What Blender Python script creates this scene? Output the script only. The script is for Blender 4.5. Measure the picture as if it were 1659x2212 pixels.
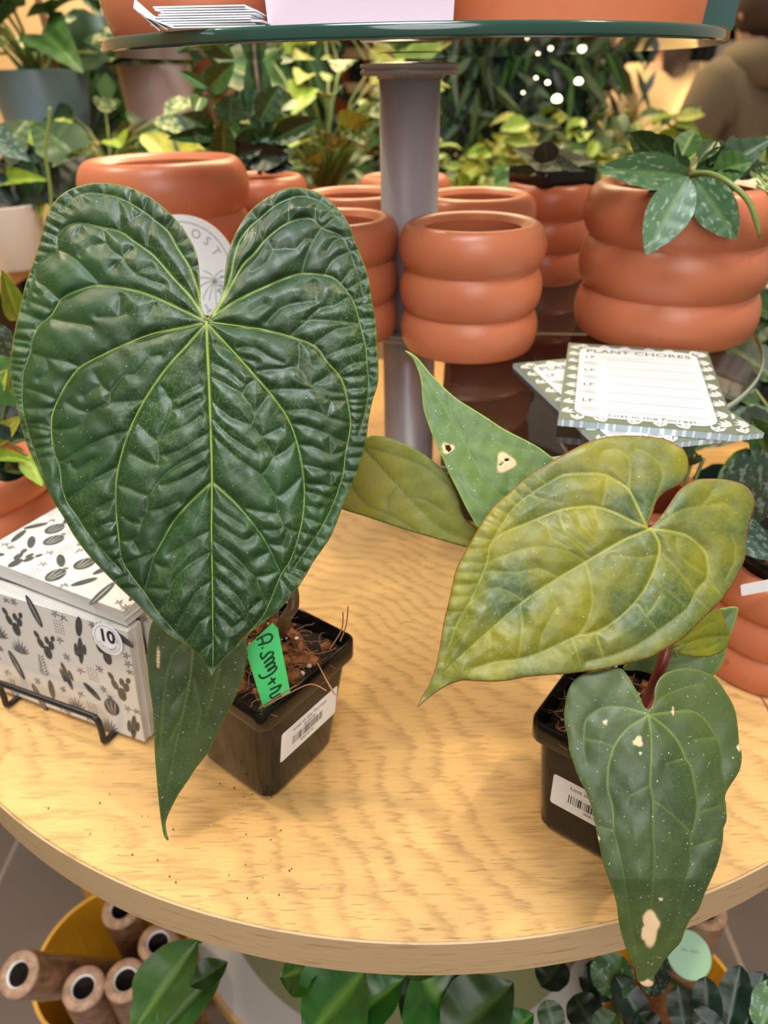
import bpy, bmesh, math, random
import numpy as np
from mathutils import Vector, Matrix
from mathutils.geometry import delaunay_2d_cdt
PI = math.pi
scene = bpy.context.scene
for o in list(bpy.data.objects): bpy.data.objects.remove(o)

# ------------------------------------------------------------------ camera
FP, TH, RO, CH = 1552.4, .5436, -.0178, .41          # focal px, pitch down, roll, height above the oak top
cr, sr, ct, st = math.cos(RO), math.sin(RO), math.cos(TH), math.sin(TH)
RIGHT = Vector((cr, sr*st, sr*ct)); UP = Vector((-sr, cr*st, cr*ct)); FWD = Vector((0, ct, -st))
cam = bpy.data.cameras.new('camera'); camo = bpy.data.objects.new('camera', cam)
scene.collection.objects.link(camo); scene.camera = camo
cam.sensor_fit = 'VERTICAL'; cam.sensor_height = 36; cam.lens = 36*FP/2212
m = Matrix((RIGHT, UP, -FWD)).transposed().to_4x4(); m.translation = (0, 0, CH); camo.matrix_world = m
cam.clip_start = .01; cam.clip_end = 60
cam.dof.use_dof = True; cam.dof.focus_distance = .375; cam.dof.aperture_fstop = 7.4

# ------------------------------------------------------------------ world, lights, exposure
w = bpy.data.worlds.new('shop_air'); scene.world = w; w.use_nodes = True
bg = w.node_tree.nodes['Background']; bg.inputs[0].default_value = (1, .84, .66, 1); bg.inputs[1].default_value = .35
scene.view_settings.view_transform = 'Standard'; scene.view_settings.look = 'None'
scene.view_settings.gamma = 1; scene.view_settings.use_curve_mapping = False
scene.view_settings.exposure = 0.35
def lamp(kind, name, loc, target, power, color, size):
    l = bpy.data.lights.new(name, kind); l.energy = power; l.color = color
    if kind == 'AREA': l.shape = 'DISK'; l.size = size
    else: l.shadow_soft_size = size
    if kind == 'SPOT': l.spot_size = math.radians(80); l.spot_blend = .6
    o = bpy.data.objects.new(name, l); scene.collection.objects.link(o); o.location = loc
    o.rotation_euler = (Vector(target)-Vector(loc)).to_track_quat('-Z', 'Y').to_euler()
lamp('AREA', 'ceiling_light_cool', (-.10, .10, 1.7), (-.03, .40, .2), 23, (.88, .94, 1), .8)
lamp('AREA', 'front_fill_light', (.1, -1.3, 1.1), (0, .4, .1), 12, (.95, .96, 1), 1.2)  # fill added on the camera side to brighten faces turned to the viewer
lamp('SPOT', 'track_spot_left', (-1.3, 1.0, 1.9), (0, .4, 0), 55, (1, .82, .58), .06)
lamp('SPOT', 'track_spot_right', (1.2, .75, 1.9), (.05, .4, 0), 55, (1, .82, .58), .05)
lamp('SPOT', 'track_spot_back', (-.25, 1.9, 2.1), (0, .5, 0), 62, (1, .80, .55), .07)
lamp('AREA', 'shop_fill_light', (.3, 3.6, 2.6), (.1, 2.6, 0), 125, (1, .78, .45), 2.0)  # warm fill added to brighten the shop background
lamp('AREA', 'shop_fill_light', (-1.2, 6.2, 2.6), (-1.2, 8, .6), 150, (1, .80, .48), 1.5)  # warm fill added near the back wall to brighten it
lamp('AREA', 'shop_fill_light', (.3, -1.6, 2.0), (.1, .8, 0), 8, (1, .88, .72), 1.2)  # weak warm fill from above and behind the camera

# ------------------------------------------------------------------ helpers
def ray(x, y):
    u, v = (x-829.5)/FP, (1106-y)/FP
    return RIGHT*u + UP*v + FWD
def ad(x, y, t): return Vector((0, 0, CH)) + ray(x, y)*t
def az(x, y, z): r = ray(x, y); return Vector((0, 0, CH)) + r*((z-CH)/r.z)
def aY(x, y, Y): r = ray(x, y); return Vector((0, 0, CH)) + r*(Y/r.y)
def apl(x, y, p, n): r = ray(x, y); o = Vector((0, 0, CH)); return o + r*((p-o).dot(n)/r.dot(n))
def link(o, parent=None, name=None):
    scene.collection.objects.link(o)
    if parent is not None: o.parent = parent
    return o
def tag(o, label=None, cat=None, group=None, kind=None):
    if label: o['label'] = label
    if cat: o['category'] = cat
    if group: o['group'] = group
    if kind: o['kind'] = kind
    return o
def thing(name, loc, label, cat, group=None, rz=0):
    o = bpy.data.objects.new(name, None); link(o); o.location = loc; o.rotation_euler = (0, 0, rz)
    o.empty_display_size = .02
    return tag(o, label, cat, group)
def mesh_obj(name, verts, faces, mat, parent=None, smooth=False, world=False, mats=None, mi=None):
    me = bpy.data.meshes.new(name); me.from_pydata([tuple(v) for v in verts], [], [tuple(f) for f in faces])
    for mm in (mats or [mat]): me.materials.append(mm)
    if mi is not None: me.polygons.foreach_set('material_index', mi)
    if smooth: me.polygons.foreach_set('use_smooth', [True]*len(me.polygons))
    me.update(); o = bpy.data.objects.new(name, me); link(o, parent)
    if parent is not None and world:
        pw = Matrix.LocRotScale(parent.location, parent.rotation_euler, parent.scale)
        if parent.parent is not None:
            q = parent.parent; pw = Matrix.LocRotScale(q.location, q.rotation_euler, q.scale) @ pw
        me.transform(pw.inverted())
    return o
class MB:
    def __init__(s): s.v = []; s.f = []; s.m = []
    def add(s, vs, fs, m=0):
        b = len(s.v); s.v += [Vector(v) for v in vs]; s.f += [tuple(i+b for i in f) for f in fs]; s.m += [m]*len(fs); return s
    def box(s, c, d, rz=0, m=0, M=None):
        vs = [Vector((x*d[0]/2, y*d[1]/2, z*d[2]/2)) for z in (-1, 1) for y in (-1, 1) for x in (-1, 1)]
        R = M if M is not None else Matrix.Rotation(rz, 3, 'Z')
        return s.add([R@v+Vector(c) for v in vs], [(0,2,3,1),(4,5,7,6),(0,1,5,4),(2,6,7,3),(0,4,6,2),(1,3,7,5)], m)
    def lathe(s, prof, n=48, c=(0,0,0), m=0, sx=1, sy=1):
        vs = []; fs = []; k = len(prof)
        for i in range(n):
            a = 2*PI*i/n
            for r, z in prof: vs.append((c[0]+r*math.cos(a)*sx, c[1]+r*math.sin(a)*sy, c[2]+z))
        for i in range(n):
            j = (i+1) % n
            for q in range(k-1): fs.append((i*k+q, j*k+q, j*k+q+1, i*k+q+1))
        return s.add(vs, fs, m)
    def tube(s, pts, rad, n=8, m=0, caps=True):
        pts = [Vector(p) for p in pts]; vs = []; fs = []
        rs = rad if isinstance(rad, (list, tuple)) else [rad]*len(pts)
        nrm = None
        for i, p in enumerate(pts):
            t = (pts[min(i+1, len(pts)-1)]-pts[max(i-1, 0)]).normalized()
            if nrm is None: nrm = t.cross(Vector((.3, .5, .8))).normalized()
            nrm = (nrm - t*nrm.dot(t)).normalized(); b = t.cross(nrm)
            for j in range(n):
                a = 2*PI*j/n; vs.append(p+(nrm*math.cos(a)+b*math.sin(a))*rs[i])
        for i in range(len(pts)-1):
            for j in range(n):
                k = (j+1) % n; fs.append((i*n+j, i*n+k, (i+1)*n+k, (i+1)*n+j))
        if caps: fs.append(tuple(range(n))[::-1]); fs.append(tuple((len(pts)-1)*n+j for j in range(n)))
        return s.add(vs, fs, m)
    def ico(s, c, r, sub=1, m=0, sq=(1,1,1), jit=0):
        bm = bmesh.new(); bmesh.ops.create_icosphere(bm, subdivisions=sub, radius=1)
        vs = [Vector((v.co.x*r*sq[0], v.co.y*r*sq[1], v.co.z*r*sq[2]))*(1+random.uniform(-jit, jit))+Vector(c) for v in bm.verts]
        fs = [tuple(v.index for v in f.verts) for f in bm.faces]; bm.free(); return s.add(vs, fs, m)
    def build(s, name, mats, parent=None, smooth=False, world=False):
        mats = mats if isinstance(mats, list) else [mats]
        return mesh_obj(name, s.v, s.f, None, parent, smooth, world, mats, s.m)
def bevel(o, w, seg=2, ang=.6):
    b = o.modifiers.new('bevel', 'BEVEL'); b.width = w; b.segments = seg; b.limit_method = 'ANGLE'; b.angle_limit = ang; return o
def catmull(P, closed=False, n=4):
    P = [np.array(p, float) for p in P]; out = []; N = len(P)
    rng = range(N) if closed else range(N-1)
    for i in rng:
        p1, p2 = P[i], P[(i+1) % N]
        p0 = P[i-1] if (closed or i > 0) else p1; p3 = P[(i+2) % N] if (closed or i+2 < N) else p2
        for k in range(n):
            t = k/n; out.append(.5*((2*p1)+(-p0+p2)*t+(2*p0-5*p1+4*p2-p3)*t*t+(-p0+3*p1-3*p2+p3)*t**3))
    if not closed: out.append(P[-1])
    return out

# ------------------------------------------------------------------ materials
def mat(name, col, rough=.5, spec=.5, metal=0, coat=0, bump=0, bscale=300, var=0, vscale=20, sheen=0, trans=0, sub=0):
    mt = bpy.data.materials.new(name); mt.use_nodes = True; nt = mt.node_tree; b = nt.nodes['Principled BSDF']
    b.inputs['Base Color'].default_value = (*col, 1); b.inputs['Roughness'].default_value = rough
    b.inputs['Specular IOR Level'].default_value = spec; b.inputs['Metallic'].default_value = metal
    b.inputs['Coat Weight'].default_value = coat; b.inputs['Coat Roughness'].default_value = .08
    tc = nt.nodes.new('ShaderNodeTexCoord')
    if var:
        n = nt.nodes.new('ShaderNodeTexNoise'); n.inputs['Scale'].default_value = vscale; n.inputs['Detail'].default_value = 4
        nt.links.new(tc.outputs['Object'], n.inputs['Vector'])
        r = nt.nodes.new('ShaderNodeValToRGB'); nt.links.new(n.outputs['Fac'], r.inputs['Fac'])
        r.color_ramp.elements[0].position = .3; r.color_ramp.elements[1].position = .7
        r.color_ramp.elements[0].color = (*[c*(1-var) for c in col], 1); r.color_ramp.elements[1].color = (*[min(1, c*(1+var)) for c in col], 1)
        nt.links.new(r.outputs[0], b.inputs['Base Color'])
    if bump:
        n = nt.nodes.new('ShaderNodeTexNoise'); n.inputs['Scale'].default_value = bscale; n.inputs['Detail'].default_value = 3
        nt.links.new(tc.outputs['Object'], n.inputs['Vector'])
        bp = nt.nodes.new('ShaderNodeBump'); bp.inputs['Strength'].default_value = bump; bp.inputs['Distance'].default_value = .0006
        nt.links.new(n.outputs['Fac'], bp.inputs['Height']); nt.links.new(bp.outputs[0], b.inputs['Normal'])
    return mt
def emit(name, col, s):
    mt = bpy.data.materials.new(name); mt.use_nodes = True; b = mt.node_tree.nodes['Principled BSDF']
    b.inputs['Base Color'].default_value = (*col, 1); b.inputs['Emission Color'].default_value = (*col, 1); b.inputs['Emission Strength'].default_value = s; return mt
def glassy(name, tint, rough=.0, boost=0):
    mt = bpy.data.materials.new(name); mt.use_nodes = True; nt = mt.node_tree; nt.nodes.remove(nt.nodes['Principled BSDF'])
    out = nt.nodes['Material Output']; t = nt.nodes.new('ShaderNodeBsdfTransparent'); t.inputs[0].default_value = (*tint, 1)
    g = nt.nodes.new('ShaderNodeBsdfGlossy'); g.inputs['Roughness'].default_value = rough; mx = nt.nodes.new('ShaderNodeMixShader')
    fr = nt.nodes.new('ShaderNodeFresnel'); fr.inputs[0].default_value = 1.5
    ge = nt.nodes.new('ShaderNodeNewGeometry'); iv = nt.nodes.new('ShaderNodeMath'); iv.operation = 'SUBTRACT'; iv.inputs[0].default_value = 1; nt.links.new(ge.outputs['Backfacing'], iv.inputs[1])
    ml_ = nt.nodes.new('ShaderNodeMath'); ml_.operation = 'MULTIPLY'; nt.links.new(iv.outputs[0], ml_.inputs[1])
    ad_ = nt.nodes.new('ShaderNodeMath'); ad_.operation = 'ADD'; ad_.inputs[1].default_value = boost; ad_.use_clamp = True
    nt.links.new(fr.outputs[0], ad_.inputs[0]); nt.links.new(ad_.outputs[0], ml_.inputs[0]); nt.links.new(ml_.outputs[0], mx.inputs[0])
    nt.links.new(t.outputs[0], mx.inputs[1]); nt.links.new(g.outputs[0], mx.inputs[2]); nt.links.new(mx.outputs[0], out.inputs[0]); return mt
def N(nt, t, **kw):
    n = nt.nodes.new(t)
    for k, v in kw.items(): n.inputs[k].default_value = v
    return n
def ramp(nt, src, stops):
    r = nt.nodes.new('ShaderNodeValToRGB'); cr_ = r.color_ramp
    while len(cr_.elements) < len(stops): cr_.elements.new(.5)
    for e, (p, c) in zip(cr_.elements, stops): e.position = p; e.color = (*c, 1) if len(c) == 3 else c
    nt.links.new(src, r.inputs[0]); return r.outputs[0]
def mixc(nt, fac, a, b, mode='MIX'):
    n = nt.nodes.new('ShaderNodeMix'); n.data_type = 'RGBA'; n.blend_type = mode
    for s, v in ((n.inputs[0], fac), (n.inputs[6], a), (n.inputs[7], b)):
        if hasattr(v, 'links'): nt.links.new(v, s)
        elif isinstance(v, (tuple, list)): s.default_value = (*v, 1) if len(v) == 3 else v
        else: s.default_value = v
    return n.outputs[2]
def noise(nt, vec, scale, detail=3, sx=1, sy=1, sz=1, rough=.5, dist=0):
    mp = nt.nodes.new('ShaderNodeMapping'); mp.inputs['Scale'].default_value = (sx, sy, sz); nt.links.new(vec, mp.inputs[0])
    n = N(nt, 'ShaderNodeTexNoise', Scale=scale, Detail=detail, Roughness=rough, Distortion=dist); nt.links.new(mp.outputs[0], n.inputs['Vector'])
    return n.outputs['Fac']
def oak(name, base, dark, edge=False, rough=.42):
    mt = bpy.data.materials.new(name); mt.use_nodes = True; nt = mt.node_tree; b = nt.nodes['Principled BSDF']; L = nt.links
    tc = nt.nodes.new('ShaderNodeTexCoord').outputs['Object']
    if edge: streak = noise(nt, tc, 60, 4, .35, .35, 14, .6)
    else: streak = noise(nt, tc, 40, 5, 1, 18, 1, .65)
    big = noise(nt, tc, 3.2, 3, 1, 1.7, 1)
    pores = noise(nt, tc, 95, 2, .55, 7.5, 1, .5) if not edge else noise(nt, tc, 90, 2, .4, .4, 6, .5)
    c0 = ramp(nt, streak, [(.3, tuple(x*.90 for x in base)), (.7, tuple(min(1, x*1.08) for x in base))])
    c0 = mixc(nt, ramp(nt, big, [(.35, (0,0,0)), (.65, (.35,.35,.35))]), c0, tuple(x*.84 for x in base))
    if not edge:
        # cathedral figure: contour bands of a stretched noise, broken up by the pores
        sx_ = nt.nodes.new('ShaderNodeSeparateXYZ'); L.new(tc, sx_.inputs[0])
        def mth(op, p, q, r=None):
            n = nt.nodes.new('ShaderNodeMath'); n.operation = op
            for k, v in enumerate((p, q, r)):
                if v is None: continue
                if hasattr(v, 'links'): L.new(v, n.inputs[k])
                else: n.inputs[k].default_value = v
            return n.outputs[0]
        yy = mth('ADD', sx_.outputs[1], .42); ph = mth('MULTIPLY_ADD', mth('MULTIPLY', yy, yy), 60, mth('MULTIPLY_ADD', sx_.outputs[0], 24, mth('MULTIPLY', sx_.outputs[1], 22)))
        ph = mth('MULTIPLY_ADD', noise(nt, tc, 4.5, 2), 10, ph); ph = mth('MULTIPLY_ADD', noise(nt, tc, 16, 2, .8, 1), 2.2, ph)
        rag = noise(nt, tc, 75, 3, .45, 5.0, 1, .7); ph = mth('MULTIPLY_ADD', rag, 1.05, ph)
        fr = nt.nodes.new('ShaderNodeMath'); fr.operation = 'FRACT'; L.new(ph, fr.inputs[0])
        band = ramp(nt, fr.outputs[0], [(0, (0,0,0)), (.42, (.02,.02,.02)), (.80, (.58,.58,.58)), (.95, (.10,.10,.10)), (1, (0,0,0))])
        lines = ramp(nt, noise(nt, tc, 130, 3, .22, 3.2, 1, .6), [(.40, (1,1,1)), (.62, (.30,.30,.30))])
        band = mixc(nt, 1.0, band, lines, 'MULTIPLY')
        c0 = mixc(nt, band, c0, dark)
    pr = ramp(nt, pores, [(.30, (.7,.7,.7)), (.38, (0,0,0))])
    c0 = mixc(nt, pr, c0, dark)
    L.new(c0, b.inputs['Base Color']); b.inputs['Roughness'].default_value = rough; b.inputs['Specular IOR Level'].default_value = .4
    bp = nt.nodes.new('ShaderNodeBump'); bp.inputs['Strength'].default_value = .25; bp.inputs['Distance'].default_value = .0003; L.new(streak, bp.inputs['Height']); L.new(bp.outputs[0], b.inputs['Normal'])
    return mt
def leafmat(name, base, alt, vein, rough=.36, ret=0, retcol=None, retscale=55, speck=0, spec=.5, edge=None, altscale=14, sub=0, altlo=.42, althi=.66):
    """uses the float attributes vein (0..1), rim (0..1), spot (0..1) of the leaf mesh"""
    mt = bpy.data.materials.new(name); mt.use_nodes = True; nt = mt.node_tree; b = nt.nodes['Principled BSDF']; L = nt.links
    tc = nt.nodes.new('ShaderNodeTexCoord').outputs['Object']
    def att(n):
        a = nt.nodes.new('ShaderNodeAttribute'); a.attribute_name = n; return a.outputs['Fac']
    c = mixc(nt, ramp(nt, noise(nt, tc, altscale, 4), [(altlo, (0,0,0)), (althi, (1,1,1))]), base, alt)
    fine = noise(nt, tc, 420, 3)
    c = mixc(nt, ramp(nt, fine, [(.35, (.0,.0,.0)), (.75, (.2,.2,.2))]), c, tuple(min(1, x*1.7) for x in base))
    if ret:
        vo = N(nt, 'ShaderNodeTexVoronoi', Scale=retscale*5); vo.feature = 'DISTANCE_TO_EDGE'
        mp = nt.nodes.new('ShaderNodeMapping'); L.new(tc, mp.inputs[0])
        nz = nt.nodes.new('ShaderNodeTexNoise'); nz.inputs['Scale'].default_value = 90; L.new(tc, nz.inputs['Vector'])
        va = nt.nodes.new('ShaderNodeVectorMath'); va.operation = 'MULTIPLY_ADD'; va.inputs[1].default_value = (.012,)*3; L.new(nz.outputs['Color'], va.inputs[0]); L.new(tc, va.inputs[2])
        L.new(va.outputs[0], vo.inputs['Vector'])
        v = ramp(nt, vo.outputs['Distance'], [(0, (ret,)*3), (.05, (ret*.35,)*3), (.10, (0,0,0))])
        patch = ramp(nt, noise(nt, tc, 18, 3), [(.42, (0,0,0)), (.6, (1,1,1))])
        c = mixc(nt, mixc(nt, 1.0, v, patch, 'MULTIPLY'), c, retcol or vein)
    if edge: c = mixc(nt, att('rim'), c, edge)
    c = mixc(nt, att('vein'), c, vein)
    c = mixc(nt, att('spot'), c, (.66, .46, .26))
    if speck:
        s = ramp(nt, noise(nt, tc, 900, 1), [(.74, (0,0,0)), (.78, (speck,)*3)]); c = mixc(nt, s, c, (.75, .75, .62))
    L.new(c, b.inputs['Base Color']); b.inputs['Specular IOR Level'].default_value = spec
    rr = ramp(nt, noise(nt, tc, 60, 4), [(.3, (rough*.85,)*3), (.7, (rough*1.25,)*3)]); L.new(rr, b.inputs['Roughness'])
    bp = nt.nodes.new('ShaderNodeBump'); bp.inputs['Strength'].default_value = .22; bp.inputs['Distance'].default_value = .00015; L.new(noise(nt, tc, 700, 2), bp.inputs['Height']); L.new(bp.outputs[0], b.inputs['Normal'])
    return mt
M = {}
M['oak'] = oak('oak_top', (.70, .415, .150), (.29, .155, .055))
M['oak_edge'] = oak('oak_edge', (.53, .37, .205), (.33, .20, .09), True, .5)
M['oak_plain'] = mat('light_wood', (.60, .36, .15), .5, var=.15, vscale=8)
M['terra'] = mat('terracotta_glaze', (.47, .145, .068), .34, .42, bump=.12, bscale=500, var=.07, vscale=10)
M['terra2'] = mat('terracotta_plain', (.56, .17, .07), .6, .3, var=.1, vscale=12)
M['steel'] = mat('brushed_steel_paint', (.46, .46, .52), .34, .6, .3)
M['steel_dark'] = mat('steel_collar', (.30, .33, .35), .25, .6, .2)
M['glass'] = glassy('clear_glass', (.97, .975, .965), .015)
M['glass_edge'] = mat('green_glass_edge', (.004, .05, .038), .12, .7, coat=.6)
M['glass_edge_light'] = mat('pale_glass_edge', (.30, .33, .26), .12, .7, coat=.6)
M['wrap'] = glassy('clear_wrap', (.97, .97, .97), .06)
M['blackpl'] = mat('black_plastic', (.0065, .0055, .005), .09, .28, coat=0)
M['blackmetal'] = mat('black_metal', (.01, .01, .011), .35, .5)
M['paper'] = mat('white_card', (.66, .645, .61), .55)
M['white'] = mat('white_gloss', (.82, .85, .90), .35)
M['print'] = mat('charcoal_print', (.045, .055, .06), .5, var=.35, vscale=300)
M['print_soft'] = mat('grey_print', (.12, .135, .14), .5)
M['ink'] = mat('black_ink', (.012, .012, .014), .5)
M['grey_ink'] = mat('grey_green_ink', (.27, .33, .35), .5)
M['olive'] = mat('olive_print', (.13, .16, .10), .5)
M['bluegrey'] = mat('pale_blue_edge', (.42, .53, .58), .5)
M['tag'] = mat('green_plastic_tag', (.10, .80, .24), .45, .4)
M['marker'] = mat('green_black_marker', (.01, .07, .03), .5)
M['yellow'] = mat('yellow_glaze', (.78, .40, .02), .4)
M['coir'] = mat('brown_coir', (.26, .125, .06), .6, bump=.8, bscale=260, var=.4, vscale=90)
M['coir_end'] = mat('pale_coir_end', (.42, .26, .17), .55, bump=.8, bscale=300, var=.3, vscale=150)
M['soil'] = mat('dark_soil', (.022, .013, .008), .8, .3, bump=1, bscale=250, var=.6, vscale=160)
M['bark'] = mat('orange_bark', (.19, .072, .024), .7, .3, bump=.8, bscale=400, var=.7, vscale=220)
M['fibre'] = mat('tan_fibre', (.32, .16, .07), .7)
M['perlite'] = mat('white_perlite', (.80, .78, .74), .8, bump=.5, bscale=900)
M['grout'] = mat('grout', (.25, .20, .165), .8)
M['tile'] = mat('dark_tile', (.125, .10, .088), .45, .4, var=.18, vscale=6)
M['petiole_red'] = mat('red_petiole', (.26, .05, .035), .35, .5, var=.25, vscale=60)
M['petiole'] = mat('green_petiole', (.16, .22, .05), .4, .5)
M['petiole_brown'] = mat('olive_brown_petiole', (.10, .055, .02), .4, .5, var=.4, vscale=50)
# ------------------------------------------------------------------ leaves traced in detail
def crop(ox, oy, s, polys): return [[(x/s+ox, y/s+oy) for x, y in p] for p in polys]
def inside(pts, poly):
    x, y = pts[:, 0], pts[:, 1]; r = np.zeros(len(pts), bool); n = len(poly); j = n-1
    for i in range(n):
        xi, yi = poly[i]; xj, yj = poly[j]
        c = ((yi > y) != (yj > y)) & (x < (xj-xi)*(y-yi)/((yj-yi) if yj != yi else 1e-9)+xi); r ^= c; j = i
    return r
def segdist(pts, lines, taper=False):
    """distance to the nearest polyline, plus how far along that polyline"""
    D = np.full(len(pts), 1e9); T = np.zeros(len(pts))
    for ln in lines:
        ln = np.array(ln, float); L = np.linalg.norm(np.diff(ln, axis=0), axis=1); tot = L.sum(); acc = 0
        for a, b, l in zip(ln[:-1], ln[1:], L):
            if l < 1e-6: continue
            ab = b-a; t = np.clip(((pts-a)@ab)/(l*l), 0, 1); d = np.linalg.norm(pts-(a+t[:, None]*ab), axis=1)
            k = d < D; D[k] = d[k]; T[k] = (acc+t[k]*l)/tot; acc += l
    return D, T
def mesh_leaf(name, parent, outline, prim, sec, depth, mt, step=4, a1=.0026, s1=36, a2=.0013, s2=8, vw=3.2, vlen=1.0, secvis=.25,
              vtop=1.1, holes=(), spots=(), rimw=5, dome=0, thick=.0004, pxm=None, wob=.0006, seed=0, secw=1.1, label=None):
    out = np.array(catmull(outline, True, 4)); keep = [0]
    for i in range(1, len(out)):
        if np.linalg.norm(out[i]-out[keep[-1]]) > step*.55: keep.append(i)
    out = out[keep]
    prim = [np.array(catmull(p, False, 3)) for p in prim]; sec = [np.array(catmull(p, False, 2)) for p in sec]
    x0, y0 = out.min(0); x1, y1 = out.max(0)
    gx, gy = np.meshgrid(np.arange(x0, x1, step), np.arange(y0, y1, step*.9)); gx[1::2] += step/2
    g = np.stack([gx.ravel(), gy.ravel()], 1); g = g[inside(g, out)]
    db, _ = segdist(g, [np.vstack([out, out[:1]])]); g = g[db > step*.55]
    pts = np.vstack([out, g]); n = len(out)
    r = delaunay_2d_cdt([Vector(p) for p in pts], [], [list(range(n))], 1, 1e-5)
    P = np.array([tuple(v) for v in r[0]]); F = [tuple(f) for f in r[2]]
    d1, t1 = segdist(P, prim); d2, _ = segdist(P, list(prim)+list(sec)); db, _ = segdist(P, [np.vstack([out, out[:1]])])
    sd = segdist(P, sec)[0] if sec else d1
    h = a1*(1-np.exp(-d1/s1)) + a2*(1-np.exp(-(d2/s2)**1.15))
    rs = np.random.RandomState(seed)
    for k in range(14):
        fx, fy = rs.uniform(-1, 1, 2)*.045*(1+k*.25); h += wob*.35*np.sin(P[:, 0]*fx+P[:, 1]*fy+rs.uniform(0, 6))/(1+k*.12)
    h -= a1*.5*np.exp(-db/10.)
    vs = []
    for (x, y), hh in zip(P, h):
        t = depth(x, y); q = ad(x, y, t); vs.append(q+(Vector((0, 0, CH))-q).normalized()*hh)
    if holes:
        C = np.array([P[list(f)].mean(0) for f in F]); kill = np.zeros(len(F), bool)
        for hp in holes: kill |= inside(C, np.array(hp))
        F = [f for f, k in zip(F, kill) if not k]
    # orient towards the viewer
    F2 = []
    for f in F:
        a, b, c = P[f[0]], P[f[1]], P[f[2]]
        F2.append(f if (b[0]-a[0])*(c[1]-a[1])-(b[1]-a[1])*(c[0]-a[0]) < 0 else f[::-1])
    o = mesh_obj(name, vs, F2, mt, parent, True, True)
    me = o.data
    vein = np.clip(1.2-d1/(np.maximum(vw*(1.15-vlen*t1), .9)), 0, 1)*np.clip(vtop-(vtop-.12)*t1*1.1, .12, 1)
    vein = np.maximum(vein, secvis*np.clip(1.2-sd/(secw+step*.5), 0, 1))
    rim = np.clip(1-db/rimw, 0, 1)**1.5; spot = np.zeros(len(P))
    for (sx, sy, rx, ry) in spots:
        dd = np.sqrt(((P[:, 0]-sx)/rx)**2+((P[:, 1]-sy)/ry)**2); dd = dd*(1+.18*np.sin(np.arctan2(P[:, 1]-sy, P[:, 0]-sx)*3+sx)); spot = np.maximum(spot, np.clip((1.15-dd)/.2, 0, 1))
    for nm, arr in (('vein', vein), ('rim', rim), ('spot', spot)):
        a = me.attributes.new(nm, 'FLOAT', 'POINT'); a.data.foreach_set('value', arr.astype(np.float32))
    if thick:
        s = o.modifiers.new('thickness', 'SOLIDIFY'); s.thickness = thick; s.offset = -1
    return tag(o, label) if label else o

M['leafA'] = leafmat('glossy_dark_green_leaf', (.0075, .032, .0065), (.015, .053, .011), (.19, .27, .045), .45, .6, (.075, .135, .04), 60, .3, .5, (.15, .17, .02))
M['leafB'] = leafmat('olive_yellow_green_leaf', (.165, .158, .003), (.038, .076, .024), (.30, .30, .035), .46, .25, (.2, .25, .05), 30, .4, .5, (.23, .10, .03), 26, altlo=.38, althi=.62)
M['leafC'] = leafmat('mature_dark_green_leaf', (.050, .078, .016), (.026, .052, .018), (.13, .21, .035), .46, .2, (.08, .14, .04), 40, .8, .5, (.10, .14, .02), 16)
M['leafD'] = leafmat('pale_green_leaf', (.098, .165, .035), (.075, .14, .042), (.13, .20, .05), .42, .2, (.13, .2, .06), 40, .8, .45, (.25, .33, .04), 18)
M['leafE'] = leafmat('olive_leaf_underside', (.185, .165, .014), (.12, .14, .018), (.055, .075, .012), .5, 0, None, 40, 0, .35, (.10, .14, .02), 20)

# -- big glossy leaf
S = 1.929
outA = crop(0, 350, S, [[(860,650),(840,600),(832,520),(830,440),(815,370),(780,300),(725,230),(660,170),(590,125),(510,97),(430,86),(370,90),(300,110),(250,140),(220,175),(195,220),(175,290),(155,370),(130,440),(105,510),(92,570),(75,640),(58,720),(46,800),(43,880),(55,960),(75,1040),(90,1110),(112,1180),(148,1260),(180,1330),(220,1410),(270,1490),(310,1560),(370,1640),(440,1715),(510,1785),(580,1850),(640,1915),(710,1975),(780,2015),(835,2065),(865,2110),(883,2140),(900,2110),(940,2065),(990,2020),(1040,1965),(1110,1910),(1170,1860),(1230,1790),(1270,1730),(1310,1660),(1370,1575),(1400,1510),(1430,1430),(1470,1340),(1500,1260),(1525,1170),(1535,1085),(1550,1005),(1573,930),(1578,860),(1572,780),(1570,700),(1562,640),(1550,570),(1535,480),(1510,405),(1480,330),(1450,250),(1400,185),(1340,135),(1280,112),(1220,105),(1160,122),(1100,155),(1050,195),(1010,245),(975,310),(950,380),(938,450),(928,540),(902,600),(875,640)]])[0]
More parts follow.
